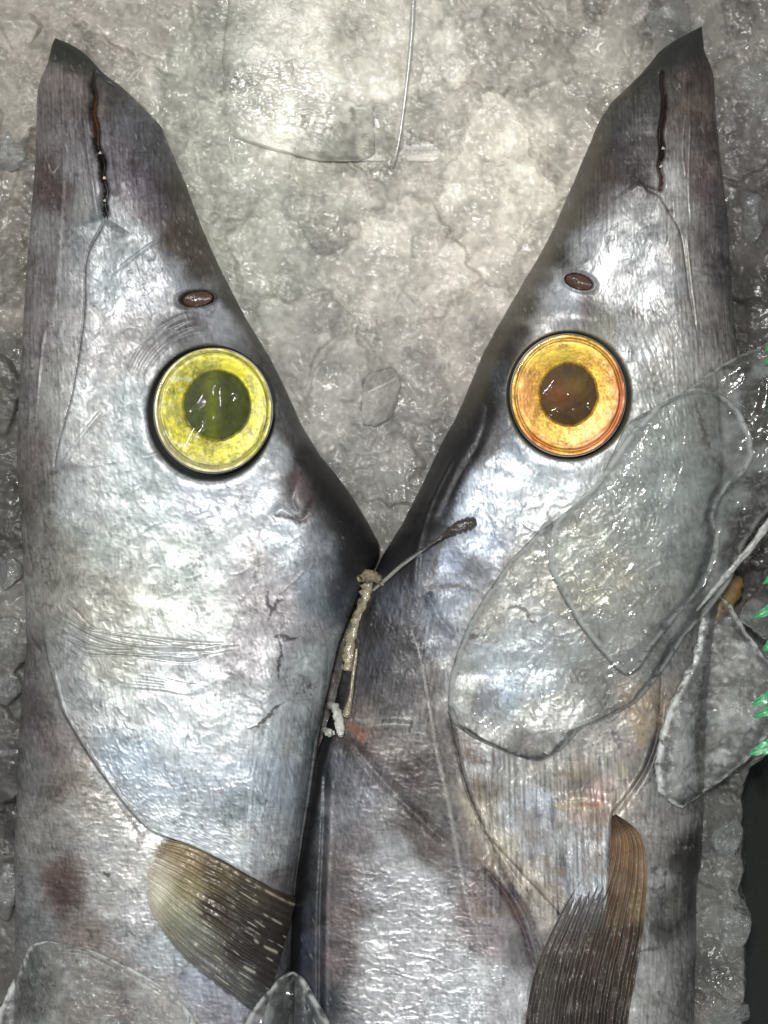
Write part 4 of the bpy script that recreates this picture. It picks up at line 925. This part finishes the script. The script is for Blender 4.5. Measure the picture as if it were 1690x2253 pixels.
S1R = [(1716,752),(1790,775),(1790,900),(1780,1000),(1740,1080),(1680,1140),(1640,1200),(1612,1280),(1560,1350),(1510,1400),(1470,1460),(1440,1500),(1400,1545),(1330,1582),(1280,1600),(1258,1625),(1235,1650),(1205,1668),(1190,1672)]
def plate_base(X, Y):
    return np.maximum(right_base(X, Y), 120) + 8
S1L = sorted(S1L, key=lambda p: p[1]); S1R = sorted(S1R, key=lambda p: p[1])
ice_plate('ice_sheet', S1L, S1R, 752, 1672, plate_base, 30, CLEAR, 'large clear wet ice sheet lying diagonally over the cheek of the right fish', .13, 801, .5, 1.6, nt=240)
S2L = [(1520,856),(1450,880),(1420,915),(1370,970),(1330,1030),(1290,1080),(1250,1110),(1215,1150),(1203,1200),(1205,1250),(1235,1310),(1270,1370),(1310,1420),(1350,1465),(1368,1478)]
S2R = [(1540,856),(1590,868),(1630,905),(1655,960),(1660,1000),(1640,1040),(1610,1062),(1582,1100),(1572,1140),(1585,1180),(1578,1230),(1550,1290),(1490,1350),(1440,1410),(1400,1470),(1378,1478)]
ice_plate('ice_sheet', S2L, S2R, 856, 1478, lambda X, Y: plate_base(X, Y) + 24, 22, CLEAR, 'smaller rounded clear ice lobe frozen on top of the large ice sheet', .12, 821, .6, 1.5, nt=200)
# upright cloudy chunk at the right
S3L = [(1584,1312),(1560,1325),(1547,1350),(1542,1400),(1530,1450),(1500,1500),(1470,1560),(1450,1620),(1440,1680),(1445,1740),(1480,1770),(1500,1780)]
S3R = [(1600,1312),(1620,1330),(1650,1380),(1680,1425),(1730,1480),(1735,1560),(1715,1620),(1660,1680),(1600,1730),(1540,1765),(1510,1780)]
ice_plate('ice_sheet', S3L, S3R, 1312, 1780, lambda X, Y: np.maximum(right_base(X, Y), 40) + 8, 34, FROSTED, 'pointed ice piece with a frosty white rim beside the green leaves', .34, 841, 1.0, 3.0, nt=120, cut=9)
S4L = [(95,2072),(60,2085),(48,2110),(30,2150),(8,2190),(-20,2240),(-40,2330)]
S4R = [(120,2072),(200,2084),(290,2125),(370,2170),(420,2220),(450,2290),(460,2330)]
ice_plate('ice_sheet', S4L, S4R, 2072, 2330, lambda X, Y: fish_surface(X, Y, 40) + 8, 12, FROSTED, 'thin clear ice sheet over the body of the left fish at the bottom edge', .22, 861, .8, 2.0, nt=160, cut=7)
S5L = [(638,2150),(610,2160),(590,2180),(565,2205),(545,2235),(530,2270),(520,2330)]
S5R = [(645,2150),(668,2158),(690,2190),(712,2225),(735,2260),(750,2330)]
ice_plate('ice_lump', S5L, S5R, 2150, 2330, lambda X, Y: fish_surface(X, Y, 70) + 6, 44, CLEAR, 'clear glassy ice lump wedged between the two fish at the bottom', .14, 881, .8, 2.4, nt=90, category='ice lump', roll=60)

# smooth slab of ice at the top of the bed, with wet squiggles
B1L = [(498,-120),(500,0),(492,90),(486,200),(492,260),(504,300),(560,318),(640,340),(700,352)]
B1R = [(1230,-120),(1225,0),(1215,120),(1190,220),(1110,290),(960,352)]
def slab_top(X, Y, L, R):
    e = edge_d(X, L, R, 1.0); e = np.minimum(e, np.maximum(352 - Y, 0) + 2)
    p = 1 - (1 - np.clip(e / 24, 0, 1)) ** 2
    wet = np.exp(-((oval(X, Y, 690, 215, 190, 70, 6)) ** 4))
    sq = crease(X, Y, 15, 902, 1.6, 0, 4.5, .9)
    p = p * (1 - .8 * sm(720, 1080, X))
    return 4 - 34 * sm(700, 900, X) + 13 * p + p * (5 * fbm(X, Y, 120, 2, 901) + wet * (3.2 * sq + 1.2 * fbm(X, Y, 9, 2, 904)) + .5 * crease(X, Y, 26, 905) + .8 * fbm(X, Y, 14, 3, 906))
def slab_look(X, Y):
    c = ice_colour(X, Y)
    wet = np.exp(-((oval(X, Y, 690, 215, 190, 70, 6)) ** 4))
    r = .30 - .16 * wet + .1 * fbm(X, Y, 40, 2, 913)
    return np.clip(c, .03, .85), np.stack([r, .12 + .85 * wet, r * 0], -1)
slab = loft('ice_slab', B1L, B1R, -120, 352, 2.6, 170, slab_top, lambda X, Y, L, R: 0 * X - 8, 20, ICE, slab_look, nb=12, jit=6, seed=9)
put(slab, label='broad smooth whitish ice slab with wet glistening squiggles between the snouts', category='ice slab')

def rock_ice(cx, cy, rx, ry, h, rot, seed, mat, label, group=None, z=None, name='ice_chunk', cut=7):
    """irregular lump: a ball cut by random planes, then roughened"""
    r = np.random.RandomState(seed)
    n1, n2 = 44, 64
    th = np.linspace(0.02, np.pi - 0.02, n1)[:, None]; ph = np.linspace(0, 2 * np.pi, n2, endpoint=False)[None, :]
    d = np.stack([np.sin(th) * np.cos(ph), np.sin(th) * np.sin(ph), np.cos(th) + 0 * ph], -1)
    rad = np.full(d.shape[:2], 1.15)
    for i in range(cut + 5):
        v = r.normal(size=3); v /= np.linalg.norm(v); off = r.uniform(.62, .95)
        dt = d @ v; rad = np.minimum(rad, np.where(dt > .05, off / np.maximum(dt, .05), 9))
    rad = rad + .03 * perlin(d[..., 0] * 4 + seed, d[..., 1] * 4 + d[..., 2] * 3, seed % 50) + .015 * perlin(d[..., 0] * 12 + seed, d[..., 1] * 12 + d[..., 2] * 9, seed % 40)
    P = d * rad[..., None]; h = h * (.72 if mat is ICE else 1)
    c, q = math.cos(math.radians(rot)), math.sin(math.radians(rot))
    X = cx + (P[..., 0] * rx) * c - (P[..., 1] * ry) * q; Y = cy + (P[..., 0] * rx) * q + (P[..., 1] * ry) * c
    zc = (bed_z(cx, cy) - h * .15) if z is None else z
    Z = zc + P[..., 2] * h
    pr = np.stack([X * 0, X * 0, np.clip(.08 + .6 * fbm(X, Y, 24, 3, seed % 90), 0, 1)], -1)
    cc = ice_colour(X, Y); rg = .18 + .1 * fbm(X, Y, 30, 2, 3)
    if mat is ICE: pr = np.stack([rg + .15, rg * 0 + .25, rg * 0], -1)
    o = mesh_from(name, conv(X, Y, Z, 20).reshape(-1, 3), grid_faces(n1, n2, True), mat, np.clip(cc, .02, .85).reshape(-1, 3), pr.reshape(-1, 3))
    k = dict(label=label, category='ice chunk')
    if group: k['group'] = group
    return put(o, **k)
G = 'ice chunks standing out of the crushed ice'
CH = [(18,1262,30,44,26,20,CHIP,'wet ice chunk with a bright white edge at the left of the left fish cheek'),
      (14,1400,34,60,24,-10,CHIP,'rounded grey ice chunk left of the left fish gill'),
      (16,1520,30,36,24,0,CHIP,'flat smooth grey ice block at the left edge below the cheek'),
      (1612,2030,44,66,34,8,CHIP,'large clear rounded ice lump right of the right fish belly'),
      (1606,2232,52,34,30,-10,CHIP,'ice lump at the bottom right corner beside the black tray'),
      (1598,1850,36,50,28,10,CHIP,'dark clear ice chunk right of the right fish, above the large lump'),
      (1668,1360,40,52,60,0,CHIP,'dark glittering ice chunk behind the green leaves'),
      (840,865,46,70,20,35,ICE,'pale elongated ice sliver between the two eyes'),
      (1480,40,60,50,26,20,CHIP,'dark clear ice chunk behind the tip of the right snout'),
      (1655,180,46,70,24,0,CHIP,'grey ice chunk right of the right fish snout tip'),
      (1660,470,40,66,26,8,CHIP,'grey ice chunk right of the right fish jaw'),
      (40,60,60,44,22,-14,ICE,'pale ice chunk at the top left corner'),
      (20,330,34,50,22,6,CHIP,'grey ice chunk left of the left fish jaw tip'),
      (12,1960,26,60,22,4,CHIP,'narrow grey ice chunk left of the left fish body near the bottom')]
for i, (x, y, a, b, h, r_, m_, lb) in enumerate(CH):
    rock_ice(x, y, a, b, h, r_, 100 + i * 7, m_, lb, G, z=(70 if 'behind the green' in lb else None))

# ------------------------------------------------------------------ small things
def tube(name, pts, radii, mat, zref=100, na=12, n=8, rough=0.0, seed=0, flat=1.0):
    P = smooth_pts(pts, n); t = np.linspace(0, 1, len(P)); r = np.interp(t, np.linspace(0, 1, len(radii)), radii)
    T = np.gradient(P, axis=0); T /= np.linalg.norm(T, axis=1)[:, None] + 1e-9
    up = np.array([0, 0, 1.0]); Sd = np.cross(T, up); Sd /= np.linalg.norm(Sd, axis=1)[:, None] + 1e-9; Up = np.cross(Sd, T)
    a = np.linspace(0, 2 * np.pi, na, endpoint=False)
    rr = r[:, None] * (1 + rough * perlin(np.cos(a)[None, :] * 1.5 + t[:, None] * len(P) * .35, np.sin(a)[None, :] * 1.5 + seed + 0 * t[:, None], seed % 30))
    Q = P[:, None, :] + Sd[:, None, :] * (np.cos(a)[None, :] * rr)[..., None] + Up[:, None, :] * (np.sin(a)[None, :] * rr * flat)[..., None]
    V = conv(Q[..., 0], Q[..., 1], Q[..., 2], zref).reshape(-1, 3)
    n_ = len(P)
    ends = [np.array([list(range(na))]), np.array([[(n_ - 1) * na + k for k in range(na)][::-1]])]
    return mesh_from(name, V, [grid_faces(n_, na, True, True)] + ends, mat)
def surf(x, y):
    return float(fish_surface(np.array(float(x)), np.array(float(y)), 30))
def onskin(pts, lift):
    return [(x, y, surf(x, y) + lift) for x, y in pts]
tw = tube('twig', onskin([(868,1253),(900,1228),(940,1203),(975,1180),(1005,1162),(1030,1152),(1048,1148)], 9), [1.5, 2.5, 3, 5, 13, 14, 7], TWIG, 150, rough=.5, seed=3)
put(tw, label='dark splinter with a blackened end lying across the back of the right fish', category='splinter')
st = tube('sinew', onskin([(822,1300),(850,1275),(880,1248),(915,1222),(950,1198)], 8), [3, 4.5, 4, 3, 1.5], THREAD, 150, rough=.3, seed=5)
put(st, label='thin translucent strand trailing from the dark splinter', category='strand')
s1 = tube('flesh_strip', onskin([(806,1278),(810,1300),(800,1330),(786,1365),(776,1400),(770,1440),(765,1480)], 12), [13, 15, 11, 11, 14, 15, 8], FLESH, 150, rough=.9, seed=7, flat=.5)
put(s1, label='yellowish ragged strip of flesh hanging between the two fish heads', category='scrap')
s2 = tube('flesh_strip', onskin([(785,1430),(778,1480),(772,1530),(765,1565),(760,1580)], 10), [3, 4, 4, 8, 10], FLESH, 150, rough=.5, seed=9)
put(s2, label='thin lower end of pale flesh above the white scraps', category='scrap')
for i, (pts, rad, lb) in enumerate([([(724,1560),(736,1562),(742,1580),(748,1605),(750,1622)], [8, 10, 10, 10, 5], 'curled white scrap of flesh between gill cover and right fish'),
                                    ([(710,1612),(722,1618),(732,1616)], [5, 9, 5], 'small glassy white scrap just below the curled one'),
                                    ([(790,1275),(806,1268),(826,1272),(840,1284)], [7, 14, 12, 6], 'pale knob of flesh at the top of the yellowish strip')]):
    put(tube('flesh_scrap', onskin(pts, 12), rad, WHITE_FLESH if i < 2 else FLESH, 150, rough=.5, seed=11 + i), label=lb, category='scrap')
def onbed(pts, lift):
    return [(x, y, max(bed_z(x, y), 0) + lift) for x, y in pts]
ln = tube('nylon_thread', [(912,-80,26),(908,40,26),(902,120,26),(893,200,26),(884,270,25),(876,320,24),(868,350,22),(864,364,20)], [6, 5.5, 5, 4, 3, 2.2, 3.2, 2], THREAD, 30, flat=.35)
put(ln, label='thin transparent nylon strip lying down the edge of the smooth ice slab', category='thread')
sh = tube('ice_shard', [(1716,1118,165),(1690,1150,162),(1650,1205,160),(1600,1262,158),(1560,1310,156),(1532,1344,152)], [9, 8, 8, 7, 5, 1.5], plain('frosty_shard', (.30, .30, .28), .5, coat=.2, sc=500, vary=.5), 150, rough=.5, seed=21, flat=.25)
put(sh, label='long narrow frosty shard sloping down from the right edge', category='ice shard')
y1 = tube('flesh_scrap', [(1628,1268,40),(1612,1300,40),(1590,1335,44),(1572,1370,44)], [18, 30, 26, 10], plain('yellow_fat', (0.16, 0.10, 0.03), .35, coat=.4), 100, rough=.3, seed=23, flat=.5)
put(y1, label='yellow-brown scrap under the pointed ice piece at the right', category='scrap')

# green plastic leaves reaching in from the right
def leaflet(x, y, ln_, wd, ang, z, parent, seed):
    nl, nw = 26, 11
    t = np.linspace(0, 1, nl)[:, None]; w = np.linspace(-1, 1, nw)[None, :]
    prof = np.sin(np.pi * np.clip(t, 0.02, 1) ** .75) ** .7 * (1 + .16 * np.sin(t * 34 + seed)) 
    a = math.radians(ang)
    u = ln_ * t + 0 * w; v = wd * prof * w * .5 + 5 * np.sin(t * 3)
    X = x + u * math.cos(a) - v * math.sin(a); Y = y + u * math.sin(a) + v * math.cos(a)
    Z = z + 9 * np.sin(np.pi * t * .8) + 3.0 * np.abs(w) + 0 * X
    top = conv(X, Y, Z, 180).reshape(-1, 3); bt = conv(X, Y, Z - 3, 180).reshape(-1, 3); n = nl * nw
    bd = np.concatenate([np.arange(nw), np.arange(1, nl) * nw + nw - 1, (nl - 1) * nw + np.arange(nw - 2, -1, -1), np.arange(nl - 2, 0, -1) * nw]); nx = np.roll(bd, -1)
    o = mesh_from('leaflet', np.vstack([top, bt]), [grid_faces(nl, nw), grid_faces(nl, nw, False, True) + n, np.stack([bd, nx, nx + n, bd + n], -1)], LEAF)
    return child(o, parent)
fern = empty('plastic_fern', 1740, 1500, 60, 180, label='bright green plastic fern leaves reaching in at the lower right edge', category='artificial plant', group='plastic fern sprigs at the right edge')
child(tube('stem', [(1742,1230,170),(1738,1350,178),(1740,1500,182),(1738,1640,180),(1750,1760,120),(1765,1850,-20)], [4, 5, 6, 6, 6, 6], LEAF, 180), fern)
for i, (tx, ty, w) in enumerate([(1676,1286,20),(1656,1360,24),(1676,1432,30),(1652,1552,28),(1656,1580,22),(1648,1660,34)]):
    sx, sy = 1740, ty - 30
    leaflet(sx, sy, math.hypot(tx - sx, ty - sy), w, math.degrees(math.atan2(ty - sy, tx - sx)), 180, fern, i)
fern2 = empty('plastic_fern', 1760, 830, 60, 180, label='tips of green plastic leaves at the right edge beside the ice sheet corner', category='artificial plant', group='plastic fern sprigs at the right edge')
child(tube('stem', [(1740,700,178),(1736,800,180),(1738,900,180),(1745,990,150),(1765,1060,20)], [4, 5, 5, 5, 5], LEAF, 180), fern2)
for i, (tx, ty, w) in enumerate([(1681,772,24),(1680,800,22),(1686,906,22)]):
    leaflet(1738, ty - 16, math.hypot(tx - 1738, 16), w, math.degrees(math.atan2(16, tx - 1738)), 180, fern2, i + 9)
